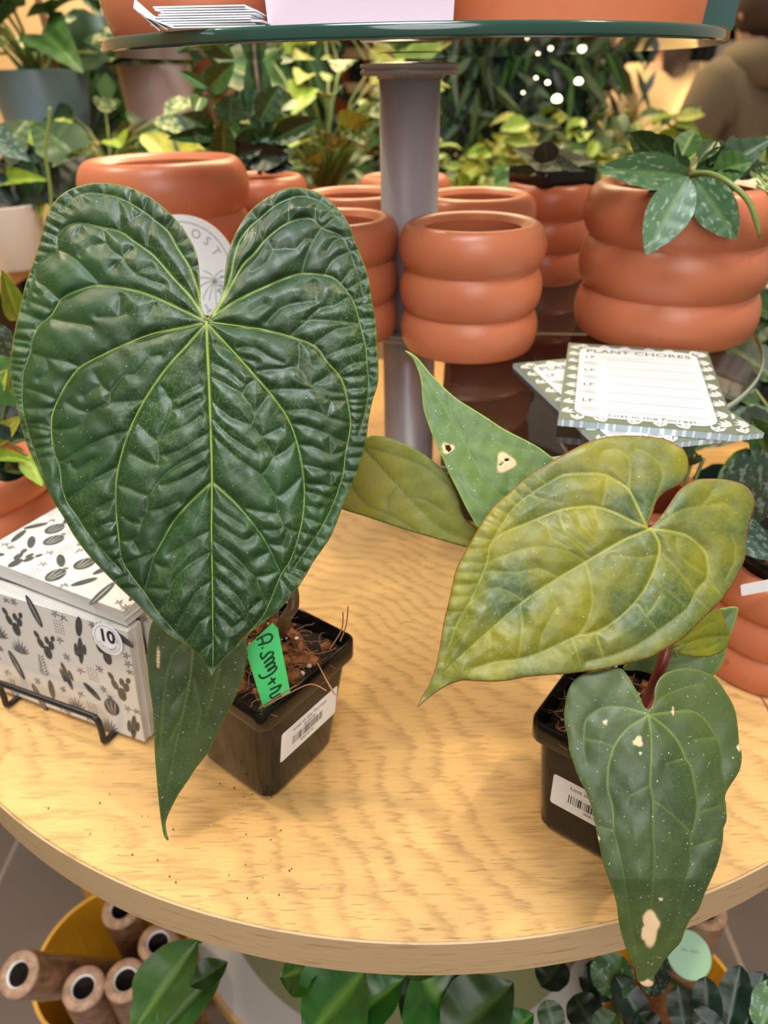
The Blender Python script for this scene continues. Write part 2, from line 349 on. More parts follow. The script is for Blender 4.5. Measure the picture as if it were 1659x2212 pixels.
primA = [
 [(446,695),(449,770),(453,860),(456,950),(458,1040),(457,1150),(459,1260),(460,1380),(460,1440)],
 [(444,700),(405,745),(363,791),(316,858),(282,925),(264,977),(251,1040),(251,1102),(257,1164),(264,1210),(290,1252),(311,1278),(340,1320),(385,1372)],
 [(441,696),(394,708),(332,721),(264,747),(207,775),(171,796),(140,837),(117,884),(111,920),(116,972),(128,1005),(134,1050),(145,1085),(166,1115),(187,1148),(223,1190),(262,1232)],
 [(440,692),(384,664),(316,635),(264,622),(213,617),(176,625),(135,645),(111,682),(86,703),(70,734),(65,765),(52,800),(48,837),(49,874),(55,910),(70,960),(92,1020)],
 [(438,685),(415,645),(373,599),(332,552),(290,521),(259,500),(223,492),(171,482),(140,493),(124,516),(124,541),(104,557),(83,578),(67,620),(56,660)],
 [(436,676),(428,630),(410,578),(384,537),(363,500),(332,474),(306,454),(259,428),(207,417),(166,423),(135,450)],
 [(450,702),(498,754),(550,811),(586,853),(622,905),(643,962),(656,1034),(656,1102),(645,1159),(627,1211),(607,1242),(575,1318),(550,1352),(512,1390)],
 [(456,697),(518,705),(570,713),(622,726),(679,747),(705,780),(736,817),(749,858),(757,910),(754,941),(746,982),(741,1024),(721,1086),(695,1138),(664,1185),(632,1231)],
 [(456,690),(492,661),(539,635),(586,614),(622,599),(658,591),(700,594),(726,604),(752,633),(767,661),(778,703),(789,745),(793,790),(796,830),(790,885),(775,935)],
 [(461,682),(492,630),(524,573),(550,547),(575,516),(612,487),(643,474),(674,473),(695,493),(736,510),(756,545),(775,600),(786,650)],
 [(463,674),(482,640),(498,599),(505,560),(518,520),(540,490),(560,473),(600,440),(650,424),(700,440),(735,480)],
 [(457,1042),(415,1081),(378,1122),(353,1164),(332,1205),(321,1247),(311,1276)],
 [(459,1042),(503,1081),(539,1122),(570,1164),(591,1205),(607,1242)]]
secA = crop(0, 680, 3.607, [[(630,410),(500,360),(360,335),(250,300)],[(710,85),(560,60),(400,30)],[(1170,660),(1000,680),(850,690),(690,765),(640,845),(550,890),(415,895)],[(1000,910),(850,945),(690,1020),(540,1110),(470,1145)],[(1260,320),(1170,330),(1060,465),(970,470),(860,605)],[(860,605),(855,690)],[(530,690),(600,735),(690,760)],[(740,460),(800,560),(860,605)],[(1560,540),(1450,600),(1340,665),(1290,590),(1260,560)],[(1560,790),(1440,870),(1330,905),(1230,985),(1130,900),(1090,860)],[(1230,985),(1240,1130),(1200,1165),(1040,1090)],[(1620,1050),(1450,1140),(1290,1240),(1220,1330),(1150,1410),(1000,1350),(930,1330)],[(1340,665),(1330,770),(1230,985)],[(190,570),(300,600),(420,650)],[(170,735),(300,730),(440,730)],[(170,850),(300,850),(400,870)],[(190,990),(300,970),(410,960)],[(280,1130),(430,1090)],[(90,330),(220,340)],[(85,430),(190,440)],[(90,185),(240,205)],[(90,510),(185,530)],[(90,610),(180,620)],[(100,690),(175,690)],[(920,1190),(740,1280),(640,1370),(530,1430)],[(890,1440),(760,1510)],[(720,1130),(600,1210),(550,1160)],[(360,340),(380,440),(300,500)],[(1150,1410),(1150,1515)],[(780,550),(700,600),(650,635)],[(110,240),(240,260)],[(88,380),(200,390)],[(92,560),(182,575)],[(95,650),(178,655)],[(150,900),(260,880),(400,915)],[(230,1060),(330,1035),(415,1020)],[(1560,650),(1400,730),(1340,735)],[(1600,930),(1400,1060),(1240,1100)],[(1600,1180),(1400,1290),(1250,1330)]])
secA += crop(420, 680, 3.770, [[(150,510),(380,640),(490,810),(470,880)],[(150,710),(300,840),(460,900),(540,1000),(640,1160),(550,1300)],[(140,970),(350,1170),(550,1310),(665,1480),(770,1420),(860,1330)],[(490,810),(540,740),(590,670)],[(540,1000),(700,920)],[(640,1160),(740,1110),(820,1030)],[(390,640),(430,570),(470,540)],[(620,610),(780,605),(950,610),(1030,650),(1110,700),(1250,695)],[(520,460),(700,440),(830,425),(890,490),(950,570),(1080,500)],[(840,420),(855,330),(845,240)],[(360,270),(480,265),(590,330),(720,390)],[(780,885),(880,895),(1000,940),(1120,990),(1240,1045)],[(720,790),(930,770),(1080,830),(1260,880)],[(830,1060),(960,1070),(1110,1140),(1240,1100)],[(870,1215),(1000,1250),(1210,1290)],[(890,1370),(1050,1390),(1190,1400)],[(900,1440),(1020,1470),(1150,1520)],[(980,240),(1080,160),(1180,110),(1330,85)],[(800,160),(870,90),(930,40)],[(1080,340),(1200,280),(1370,230)],[(1180,480),(1280,400),(1400,380)],[(1200,510),(1440,490)],[(1240,610),(1450,590)],[(1260,690),(1370,690),(1450,660)],[(1370,130),(1480,110)],[(1340,40),(1480,30)],[(1400,270),(1490,260)],[(1410,350),(1495,345)],[(1440,430),(1500,425)],[(1270,800),(1430,800)],[(1270,890),(1425,880)],[(1270,985),(1400,990)],[(1230,1170),(1370,1160)],[(1220,1270),(1320,1280)],[(1200,1360),(1280,1370)],[(1110,700),(1080,830)],[(1100,990),(1110,1140)],[(1110,1270),(1110,1390)],[(950,570),(1060,620),(1240,640)],[(160,400),(270,450),(390,560)],[(150,850),(300,1000),(480,1110)],[(180,230),(330,330),(500,380)],[(1255,740),(1440,730)],[(1260,940),(1410,935)],[(1240,1080),(1390,1080)]])
secA += crop(0, 380, 3.770, [[(1000,665),(930,620),(890,585),(860,545),(780,560),(700,585),(650,650)],[(860,530),(850,470),(820,420)],[(1000,665),(1060,600)],[(1110,790),(1230,740)],[(1000,670),(1110,800),(1320,880)],[(640,470),(660,400)],[(930,730),(1010,665)],[(480,600),(620,680),(800,870)],[(410,1160),(550,1190),(700,1215)],[(790,1150),(940,1150),(1030,1120)],[(980,980),(970,1130)],[(1260,1050),(1220,1140)],[(980,430),(980,300),(950,170)],[(1210,560),(1220,450),(1250,370)],[(1090,350),(1170,300)],[(440,610),(330,700),(280,830),(370,900),(470,1000)],[(330,530),(470,570)],[(350,440),(480,500)],[(380,370),(480,430)],[(300,600),(400,630)],[(260,670),(330,710)],[(150,1100),(350,1180)],[(190,1000),(400,1080)],[(130,1240),(290,1250)],[(690,220),(640,130)],[(1180,280),(1200,200)],[(1250,340),(1300,250)],[(1350,430),(1400,360)],[(1430,560),(1500,510)],[(210,900),(300,960)],[(240,780),(290,820)],[(420,290),(520,340)],[(480,220),(570,270)],[(560,150),(620,200)],[(1500,650),(1560,610)],[(1540,760),(1610,730)],[(1070,130),(1060,220),(1090,350)],[(860,80),(850,180)],[(280,830),(200,830)]])
secA += crop(420, 380, 3.770, [[(760,390),(770,240),(800,170)],[(560,550),(530,450),(540,360)],[(400,570),(460,420),(530,350)],[(280,840),(350,640),(420,520)],[(1040,410),(960,540),(900,680),(880,780)],[(960,520),(900,510),(830,590),(740,590),(640,600),(610,540)],[(640,600),(590,700),(470,780)],[(980,260),(990,350)],[(1060,410),(1130,350),(1200,330)],[(1040,340),(1150,250)],[(1060,800),(1100,720),(1160,660),(1280,610)],[(1080,610),(1140,530),(1230,500)],[(1190,880),(1280,760),(1370,740)],[(1250,920),(1390,840)],[(1310,1010),(1440,950)],[(1330,1060),(1460,1040)],[(1340,1160),(1480,1160)],[(980,870),(990,1010),(870,1030)],[(790,1290),(900,1190),(1020,1075),(1130,1060),(1250,985)],[(590,1190),(700,1080),(830,1035),(990,1020)],[(560,1050),(480,1100)],[(900,110),(930,170)],[(1040,170),(1000,250)],[(1230,510),(1330,480)],[(1290,610),(1370,590)],[(600,150),(640,250)],[(450,270),(500,340)],[(870,1180),(1010,1170),(1330,1200)]])
secA += crop(160, 1060, 5.267, [[(460,100),(300,180),(190,270),(80,340)],[(480,510),(300,570),(220,630)],[(480,350),(300,400),(260,470)],[(500,660),(380,690)],[(540,760),(400,820)],[(590,830),(700,790),(930,700)],[(620,960),(480,1020)],[(730,1100),(560,1120)],[(800,1120),(940,1115),(1090,1130)],[(1560,690),(1350,820),(1190,950),(1110,1080),(1080,1180),(1050,1270),(970,1370)],[(1560,1030),(1400,1150),(1300,1300),(1220,1450),(1150,1565)],[(1560,1420),(1420,1500),(1360,1620),(1280,1700)],[(1570,1730),(1470,1810),(1380,1900)],[(850,230),(790,310),(740,480),(670,560),(520,570)],[(850,230),(1000,210),(1200,130)],[(840,60),(830,220)],[(760,370),(650,360),(560,300)],[(670,560),(730,680)],[(1230,640),(1090,720)],[(1560,450),(1350,560),(1200,700),(1070,880),(930,830)],[(80,340),(180,520),(380,800)],[(1150,1565),(1250,1690)]])
secA += crop(440, 1060, 5.184, [[(110,350),(300,470),(450,560),(560,500)],[(110,570),(300,690),(430,820),(580,970),(820,910)],[(110,960),(250,1060),(400,1210),(480,1370),(545,1500)],[(110,1350),(230,1440),(320,1540),(430,1450)],[(110,1590),(190,1680)],[(580,970),(640,1130),(715,1280)],[(520,1330),(640,1230)],[(800,70),(830,240),(870,350),(890,400),(1060,470)],[(690,440),(830,440),(890,400)],[(490,200),(660,240),(830,260)],[(930,450),(880,610),(740,600)],[(1130,10),(1290,50),(1450,100)],[(1120,300),(1250,350),(1380,390)],[(1090,460),(1330,540)],[(1060,600),(1230,650)],[(1040,720),(1180,770)],[(980,850),(1120,910)],[(930,920),(1060,990)],[(860,980),(960,1120)],[(600,750),(730,690)],[(1120,160),(1300,200)],[(110,780),(300,900),(420,1010)],[(110,1170),(260,1290),(390,1400)],[(110,180),(280,290),(430,380)]])
def dA(x, y):
    dx = (x-450)/400.; dy = (y-930)/500.
    return .345 + .010*dx*dx + .012*abs(dx)**.8*.35 - .004*dy + .010*max(0, -dy)**2 + .006*max(0, dy)**3
# ------------------------------------------------------------------ square nursery pots with their plants
def rsq(s, r, ang, c, z, n=5):
    pts = []
    for k, (sx, sy) in enumerate(((1,1),(-1,1),(-1,-1),(1,-1))):
        for i in range(n+1):
            a = k*PI/2 + i*PI/2/n
            x, y = sx*(s/2-r)+r*math.cos(a), sy*(s/2-r)+r*math.sin(a)
            pts.append(Vector((c[0]+x*math.cos(ang)-y*math.sin(ang), c[1]+x*math.sin(ang)+y*math.cos(ang), z)))
    return pts
def square_pot(parent, ang, c0, c1, z0, H, base, top, name='pot', rim=.0015):
    rows = [(base*.55, .004, .0012, 0), (base-.006, .008, 0, 0), (base-.001, .010, .002, 0), (base+.0015, .010, .006, .04), (top-.0075, .009, H-.0185, .93), (top-.007, .009, H-.0165, .95),
            (top-.001, .007, H-.0160, 1), (top, .0065, H-.0145, 1), (top+.0005, .0065, H-.0012, 1), (top-.001, .006, H, 1), (top-.0035, .005, H, 1), (top-.0045, .005, H-.002, 1), (top-.0085, .008, H-.017, 1), (base, .008, .004, 0), (base*.5, .004, .003, 0)]
    vs = []; fs = []; k = 0
    for i, (s, r, z, t) in enumerate(rows):
        p = rsq(s, r, ang, (c0[0]+(c1[0]-c0[0])*t, c0[1]+(c1[1]-c0[1])*t), z0+z); k = len(p); vs += p
    for i in range(len(rows)-1):
        for j in range(k): q = (j+1) % k; fs.append((i*k+j, i*k+q, (i+1)*k+q, (i+1)*k+j))
    fs.append(tuple(range(k))[::-1]); fs.append(tuple((len(rows)-1)*k+j for j in range(k)))
    o = mesh_obj(name, vs, fs, M['blackpl'], parent, True, True)
    e = o.modifiers.new('edge', 'EDGE_SPLIT'); e.split_angle = math.radians(50)
    return o
def potting_mix(parent, ang, c, z, s, seed, chips=46, perl=34, fib=110, bark=1.0):
    random.seed(seed); b = MB(); R = Matrix.Rotation(ang, 3, 'Z')
    n = 16; vs = []; fs = []
    for i in range(n+1):
        for j in range(n+1):
            q = R@Vector(((i/n-.5)*s, (j/n-.5)*s, 0)); vs.append(q+Vector((c[0], c[1], z+random.uniform(-.0025, .0025))))
    for i in range(n):
        for j in range(n): a = i*(n+1)+j; fs.append((a, a+n+1, a+n+2, a+1))
    b.add(vs, fs, 0)
    def rp(e=.46): return R@Vector((random.uniform(-e, e)*s, random.uniform(-e, e)*s, 0))+Vector((c[0], c[1], z))
    from mathutils import Euler
    for k in range(chips):
        q = rp(.42); d = (random.uniform(.004, .013)*bark, random.uniform(.003, .008)*bark, random.uniform(.002, .005))
        E_ = Euler((random.uniform(-.7, .7), random.uniform(-.7, .7), random.uniform(0, 6))).to_matrix()
        st_ = len(b.v); b.box(q+Vector((0, 0, .003)), d, m=1, M=E_)
        for i in range(st_, len(b.v)): b.v[i] += Vector([random.uniform(-.0012, .0012) for _ in range(3)])
    for k in range(perl): q = rp(.44); b.ico(q+Vector((0, 0, random.uniform(.002, .006))), random.uniform(.0008, .0030), 1, 2, (1, .85, .8), .16)
    for k in range(fib):
        q = rp(.42)+Vector((0, 0, .004)); a = random.uniform(0, 6); L = random.uniform(.008, .026); pts = []
        for i in range(6):
            pts.append(q.copy()); a += random.uniform(-.7, .7); q = q+Vector((math.cos(a), math.sin(a), random.uniform(-.35, .4)))*L/5
        b.tube(pts, random.uniform(.00012, .0003), 4, 3)
    o = b.build('potting_mix', [M['soil'], M['bark'], M['perlite'], M['fibre']], parent, False, True); o['kind'] = 'stuff'; return o
def face_frame(ang, c0, c1, z0, H, base, top, side):
    """plane of one pot side; side = 0..3 quarter turns of the outward normal"""
    a = ang+side*PI/2; n2 = Vector((math.cos(a), math.sin(a), 0))
    lo = Vector((c0[0], c0[1], z0))+n2*(base/2); hi = Vector((c1[0], c1[1], z0+H-.018))+n2*(top/2-.0037)
    up = (hi-lo).normalized(); xx = Vector((-math.sin(a), math.cos(a), 0)); n = xx.cross(up).normalized()
    return lo, xx, up, n
def text_mesh(s, size, origin, xa, ya, parent, mt, name='lettering', align='LEFT', depth=.00008, sx=1.0, bold=0, space=1.0):
    cu = bpy.data.curves.new(name, 'FONT'); cu.body = s; cu.size = size; cu.extrude = depth; cu.align_x = align; cu.offset = bold; cu.space_character = space; cu.resolution_u = 3
    t = bpy.data.objects.new('t', cu); scene.collection.objects.link(t); bpy.context.view_layer.update()
    me = bpy.data.meshes.new_from_object(t.evaluated_get(bpy.context.evaluated_depsgraph_get())); bpy.data.objects.remove(t)
    za = xa.cross(ya).normalized(); MM = Matrix((xa.normalized()*sx, ya.normalized(), za)).transposed().to_4x4(); MM.translation = origin
    me.transform(MM); me.materials.clear(); me.materials.append(mt); me.name = name
    o = bpy.data.objects.new(name, me); link(o, parent)
    if parent is not None:
        pw = Matrix.LocRotScale(parent.location, parent.rotation_euler, parent.scale)
        if parent.parent is not None:
            q = parent.parent; pw = Matrix.LocRotScale(q.location, q.rotation_euler, q.scale) @ pw
        me.transform(pw.inverted())
    return o
def rrect(w, h, r, n=5):
    out = []
    for k, (sx, sy) in enumerate(((1,1),(-1,1),(-1,-1),(1,-1))):
        for i in range(n+1):
            a = k*PI/2+i*PI/2/n; out.append((sx*(w/2-r)+r*math.cos(a), sy*(h/2-r)+r*math.sin(a)))
    return out
def slab(poly, o, xa, ya, n, th, mt, name, parent):
    vs = [o+xa*x+ya*y for x, y in poly]; k = len(vs); vs += [v+n*th for v in vs]
    fs = [tuple(range(k, 2*k)), tuple(range(k))[::-1]]+[(i, (i+1) % k, k+(i+1) % k, k+i) for i in range(k)]
    return mesh_obj(name, vs, fs, mt, parent, False, True)
def sticker(parent, o, xa, ya, n, lines, num, w=.054, h=.0255, price=None):
    st_ = slab(rrect(w, h, .002), o, xa, ya, n, .00015, M['white'], 'price_sticker', parent)
    q = o+n*.0002
    b = MB(); random.seed(5); x = -w*.30
    while x < w*.22:
        bw = random.choice([.0003, .0003, .0006, .0009]); 
        vs = [q+xa*(x+dx)+ya*dy for dx, dy in ((0, -.0052), (bw, -.0052), (bw, .0018), (0, .0018))]; b.add(vs, [(0, 1, 2, 3)]); x += bw+random.choice([.0003, .0005, .0008])
    b.build('barcode', M['ink'], st_, False, True)
    text_mesh('Lost in the Forrest', .0042, q+ya*.0066, xa, ya, st_, M['ink'], 'lettering', 'CENTER', .00002)
    if price: text_mesh(price, .0034, q+ya*.0028, xa, ya, st_, M['ink'], 'lettering', 'CENTER', .00002)
    text_mesh(num, .0032, q+ya*-.0088+xa*-.002, xa, ya, st_, M['ink'], 'lettering', 'CENTER', .00002)
    return st_
def wt(pts, n=4): return [Vector(p) for p in catmull([tuple(p) for p in pts], False, n)]

# ---- plant one: the large glossy heart leaf
ANG1 = math.radians(52); C1 = (-.0820, .3610); B1 = (-.0850, .3535)
p1 = thing('potted_anthurium', (B1[0], B1[1], 0), 'plant with one huge glossy dark green heart leaf in a black pot with green tag', 'potted plant')
square_pot(p1, ANG1, B1, C1, 0, .090, .066, .0885)
potting_mix(p1, ANG1, C1, .080, .078, 3, 60, 40, 150)
bl = mesh_leaf('leaf', p1, outA, primA, secA, dA, M['leafA'], 3.0, .0036, 46, .0026, 13, 3.0, .9, .05, rimw=4, wob=.0007, seed=4, label='huge glossy dark green heart shaped leaf with sunken veins')
tipA = (446, 690); q = ad(*tipA, dA(*tipA)+.001)
soil1 = az(606, 1372, .080)
b = MB(); b.tube(wt([soil1, ad(618, 1335, .415), ad(634, 1290, .405), ad(600, 1150, .40), ad(540, 950, .392), ad(480, 780, .375), ad(450, 705, .354), q]), .0034, 10)
b.build('petiole', M['petiole_brown'], p1, True, True)
# ribs of the main veins stand slightly proud at the middle of the big leaf
def ribs(parent, veins, depth, rad, mt, off=.0006, a1=.0034):
    for v in veins:
        vv = catmull(v, False, 4); k = len(vv); b = MB()
        pts = []
        for i, (x, y) in enumerate(vv):
            p = ad(x, y, depth(x, y)); pts.append(p+(Vector((0, 0, CH))-p).normalized()*off)
        b.tube(pts, [rad*(1-.85*i/(k-1)) for i in range(k)], 6); b.build('vein', mt, parent, True, True)
M['rib'] = mat('yellow_green_vein', (.20, .27, .045), .4, .4)
ribs(bl, [primA[0]], dA, .0010, M['rib'], .0001)
ribs(bl, [primA[i] for i in (1, 2, 6, 7)], dA, .00048, M['rib'], .0001)
ribs(bl, [primA[i] for i in (3, 8)], dA, .00030, M['rib'], .00005)
# small drooping leaf below it
outF = crop(300, 1250, 2.765, [[(75,270),(55,380),(50,480),(60,620),(80,760),(90,900),(95,1050),(105,1180),(115,1300),(130,1430),(145,1520),(162,1556),(178,1562),(166,1520),(160,1460),(180,1400),(230,1300),(290,1210),(350,1120),(420,1030),(480,900),(530,800),(580,700),(620,600),(640,480),(640,380),(600,300),(520,230),(400,200),(250,170),(140,190)]])[0]
prF = crop(300, 1250, 2.765, [[(400,220),(340,330),(320,480),(300,640),(260,820),(220,1000),(180,1200),(150,1400),(155,1520)]])
seF = crop(300, 1250, 2.765, [[(330,340),(200,450),(150,700),(130,1000)],[(330,600),(370,800),(340,900)],[(400,250),(480,420),(470,600),(400,820)],[(300,640),(200,760)],[(260,820),(190,950)]])
def dF(x, y): return .398+.026*max(0, (y-1330)/480.)-.00003*abs(x-(420-(y-1350)*.14))
lf = mesh_leaf('leaf', p1, outF, prF, seF, dF, M['leafC'], 4, .0016, 30, .0008, 9, 2.2, .8, .3, spots=[(341.5, 1424, 3, 22)], rimw=4, seed=9, label='small dull green leaf drooping over the pot side')
b = MB(); b.tube(wt([ad(445, 1338, .398), ad(500, 1400, .41), az(560, 1440, .08)]), .0016, 8); b.build('petiole', M['petiole'], p1, True, True)
lo, xa, ya, n = face_frame(ANG1, B1, C1, 0, .090, .066, .0885, 3)
ctr = (apl(602, 1586, lo, n)+apl(730, 1485, lo, n)+apl(730, 1536, lo, n)+apl(597, 1647, lo, n))/4
s1 = sticker(p1, ctr+n*.0004, xa, ya, n, None, '00818175', price='$150.00')
# loose roots over the rim, with real thickness
b = MB()
for pts in ([(735,1385,.40),(748,1350,.392),(752,1310,.385)],[(712,1402,.405),(738,1360,.395),(741,1322,.388)],[(690,1440,.405),(712,1480,.385),(733,1515,.378)],[(686,1432,.406),(700,1460,.39),(722,1500,.381)],[(572,1525,.405),(620,1500,.395),(670,1478,.385),(705,1492,.378)],[(560,1530,.41),(600,1505,.40),(640,1480,.395)]):
    b.tube(wt([ad(*p) for p in pts]), .0004, 5)
b.build('root', M['fibre'], p1, False, True)

# green name tag pushed into the soil of plant one
def Tg(x, y): t = .432-.022*(1500-y)/150.; return ad(x, y, t)
tg_pts = [(589,1346),(600,1358),(627,1496),(569,1530),(535,1420),(534,1398)]
tgo = thing('plant_tag', Tg(600, 1500), 'bright green plastic name tag with marker handwriting, stuck in the soil under the big leaf', 'plant tag')
c_ = [Tg(*p) for p in tg_pts]; nn = ((c_[2]-c_[0]).cross(c_[3]-c_[0])).normalized()
if nn.dot(FWD) > 0: nn = -nn
k = len(c_); vs = c_+[v-nn*.0006 for v in c_]
tb = mesh_obj('blade', vs, [tuple(range(k)), tuple(range(k, 2*k))[::-1]]+[(i, (i+1) % k, k+(i+1) % k, k+i) for i in range(k)], M['tag'], tgo, False, True)
hand = crop(300, 1250, 2.765, [
 [(705,362),(735,345),(770,330),(790,333),(797,350),(780,375),(745,385),(715,395)],[(735,350),(745,390)],[(735,408),(742,412)],
 [(735,440),(728,455),(740,475),(775,440),(800,435),(798,455),(760,490),(752,500),(790,470),(808,470),(800,490),(765,515),(760,525),(795,500),(812,500),(805,520),(775,540),(775,548),(800,530),(818,520),(822,535),(800,560),(760,585),(735,590),(722,580),(722,570)],
 [(790,590),(812,622)],[(815,592),(775,628)],
 [(785,660),(830,640),(850,632)],[(850,632),(830,665),(790,690),(785,700),(800,712),(835,690),(850,690),(840,705),(800,725),(790,735)]])
b = MB()
for ln in hand:
    pts = [Tg(*p) for p in catmull(ln, False, 4)]; pts = [p+nn*(.0003-(p-c_[0]).dot(nn)) for p in pts]; b.tube(pts, .00062, 5)
b.build('handwriting', M['marker'], tgo, False, True)

# ---- plant two: olive leaves in the right hand pot
ANG2 = math.radians(-37); C2 = (.1440, .3030); B2 = (.1400, .2965)
p2 = thing('potted_anthurium', (B2[0], B2[1], 0), 'plant with large olive yellow heart leaf and a dark hanging leaf, black pot at right', 'potted plant')
square_pot(p2, ANG2, B2, C2, 0, .090, .066, .0875)
potting_mix(p2, ANG2, C2, .078, .077, 8, 40, 30, 110)
S = 2.13
outB = crop(880, 900, S, [[(1108,506),(1130,440),(1150,385),(1190,345),(1240,320),(1275,290),(1292,250),(1293,200),(1275,155),(1240,130),(1180,102),(1100,90),(1000,86),(920,92),(850,110),(780,140),(700,185),(640,220),(560,270),(480,340),(400,410),(340,490),(300,560),(260,630),(225,700),(205,780),(190,850),(170,930),(158,1000),(145,1080),(130,1150),(100,1230),(65,1290),(45,1338),(80,1310),(130,1270),(190,1235),(250,1215),(300,1216),(380,1220),(460,1215),(540,1200),(640,1190),(720,1185),(800,1175),(880,1165),(960,1148),(1040,1130),(1110,1110),(1160,1085),(1220,1050),(1290,1000),(1340,950),(1400,890),(1450,840),(1490,780),(1530,710),(1555,650),(1560,600),(1565,540),(1580,470),(1598,410),(1595,370),(1570,330),(1530,305),(1460,288),(1390,285),(1330,290),(1280,315),(1240,350),(1200,410),(1160,465),(1128,500)]])[0]
prB = crop(880, 900, S, [[(1120,515),(1000,565),(900,620),(800,680),(680,750),(560,830),(460,910),(360,1000),(260,1090),(170,1180),(80,1290)],[(1105,510),(1030,480),(950,440),(870,415),(800,415),(700,430),(600,470),(500,510),(430,540),(380,590),(370,660),(340,740),(290,850),(230,950),(200,1040),(165,1130)],[(1100,505),(1060,420),(1020,340),(970,300),(900,265),(820,262),(720,268),(640,310),(560,360),(480,430),(420,520),(375,600)],[(1125,520),(1150,560),(1160,610),(1140,690),(1100,780),(1050,850),(980,920),(900,975),(830,1000),(790,1005),(700,1045),(600,1090),(510,1115),(400,1130),(300,1160)],[(1130,518),(1200,525),(1280,545),(1340,590),(1375,640),(1380,740),(1330,800),(1290,880),(1230,930),(1160,980),(1090,1030),(1000,1080),(900,1110),(820,1130)]])
seB = crop(880, 900, S, [[(1104,495),(1140,380),(1170,300),(1175,250),(1150,210),(1110,170),(1050,150)],[(1020,340),(1025,240),(1010,180),(950,150),(900,160)],[(1140,510),(1220,450),(1300,420),(1390,410),(1450,400),(1490,420)],[(1160,620),(1240,700),(1320,800)],[(1490,540),(1510,600),(1500,680),(1470,740)],[(820,670),(750,625),(650,603),(560,603),(470,630),(370,670)],[(690,740),(600,700),(500,720),(400,710),(350,720)],[(540,850),(450,800),(380,790),(290,860)],[(820,670),(845,770),(850,870),(820,960),(790,1000)],[(520,860),(530,960),(510,1110)],[(690,880),(620,1000),(610,1080)],[(380,990),(380,1080)],[(700,430),(720,520),(820,600)],[(860,420),(880,500)],[(560,360),(700,400)],[(920,270),(900,400)],[(600,480),(740,560),(830,640)],[(1160,830),(1100,920)],[(1060,860),(1130,960),(1160,980)],[(1290,880),(1200,800)],[(1380,750),(1460,840)],[(1320,830),(1410,910)],[(870,1010),(900,1100)],[(760,1020),(790,1120)],[(1200,440),(1280,330)],[(1350,420),(1420,330)],[(240,670),(360,680)],[(210,780),(330,770)],[(200,830),(300,830)],[(180,900),(270,900)],[(170,970),(230,970)],[(270,610),(370,610)],[(300,560),(390,570)],[(350,480),(430,520)],[(400,420),(470,460)],[(450,370),(520,420)],[(520,300),(580,350)],[(580,260),(640,310)],[(490,340),(540,390)],[(370,450),(440,500)],[(225,720),(345,725)],[(780,430),(800,500),(860,560)],[(640,480),(660,560),(740,600)],[(1240,560),(1250,640),(1360,720)],[(1150,640),(1050,650),(940,640)]])
def dB(x, y):
    dx = (x-1405)/500.; dy = (y-1142)/400.
    return .362 - .004*dx - .018*dy + .028*max(0, dx)**1.3 + .018*max(0, -dx-.55)**2 + .012*max(0, -dy)
l2 = mesh_leaf('leaf', p2, outB, prB, seB, dB, M['leafB'], 3.6, .0040, 50, .0012, 15, 2.6, .6, .3, rimw=5, seed=14, wob=.0006, label='large yellowish olive heart shaped leaf')
outC = crop(1100, 1380, 2.658, [[(795,405),(770,380),(750,330),(710,262),(680,210),(645,172),(600,167),(500,185),(420,205),(370,240),(340,290),(325,350),(315,430),(320,500),(335,560),(345,640),(370,720),(400,800),(440,880),(470,960),(490,1050),(510,1150),(535,1270),(560,1350),(590,1430),(615,1520),(625,1600),(640,1680),(670,1780),(700,1850),(725,1905),(735,1960),(780,1998),(825,1990),(835,1940),(860,1900),(890,1850),(940,1790),(985,1740),(1010,1670),(1040,1610),(1085,1560),(1120,1470),(1160,1380),(1200,1280),(1225,1170),(1230,1090),(1248,1040),(1245,960),(1240,900),(1270,840),(1310,780),(1330,730),(1335,660),(1320,590),(1310,480),(1290,390),(1240,300),(1180,220),(1120,190),(1050,170),(980,170),(900,195),(860,230),(835,290),(830,350),(815,395)]])[0]
prC = crop(1100, 1380, 2.658, [[(800,435),(815,560),(815,700),(810,840),(825,930),(825,1100),(835,1250),(825,1400),(815,1550),(810,1700),(800,1850),(790,1960)],[(795,440),(700,500),(640,560),(600,630),(570,740),(565,860),(595,960),(600,1100),(625,1200),(650,1320),(670,1450),(690,1600),(730,1750)],[(790,430),(680,400),(570,390),(490,420),(440,470),(430,560),(440,700)],[(810,440),(900,510),(970,590),(1010,680),(1045,740),(1070,870),(1080,970),(1060,1080),(1040,1150),(1040,1280),(1010,1400),(970,1560),(930,1700)],[(820,435),(930,420),(1040,415),(1110,450),(1170,530),(1210,620),(1220,750),(1240,850)]])
seC = crop(1100, 1380, 2.658, [[(780,410),(690,270),(640,200)],[(820,420),(870,340),(980,290),(1090,260)],[(830,930),(900,980),(970,1040),(1040,1115)],[(810,840),(700,900),(680,950)],[(600,620),(520,590),(440,575)],[(1060,580),(1180,570)],[(900,720),(960,700),(1040,690)],[(1080,1000),(1210,960)],[(1045,1200),(1190,1150)],[(600,1100),(520,1080)]])
def dC(x, y): return .349-.018*math.sin(min(1, max(0, (y-1440)/420.))*PI/2)+.012*max(0, (y-1900)/200.)+.00004*abs(x-1405)
mc = crop(1100, 1380, 2.658, [[(740,590)],[(752,656)],[(552,478)],[(815,1650)],[(790,1985)],[(940,415)],[(1320,622)],[(512,1150)],[(870,1495)],[(785,1700)]])
mc = [p[0] for p in mc]
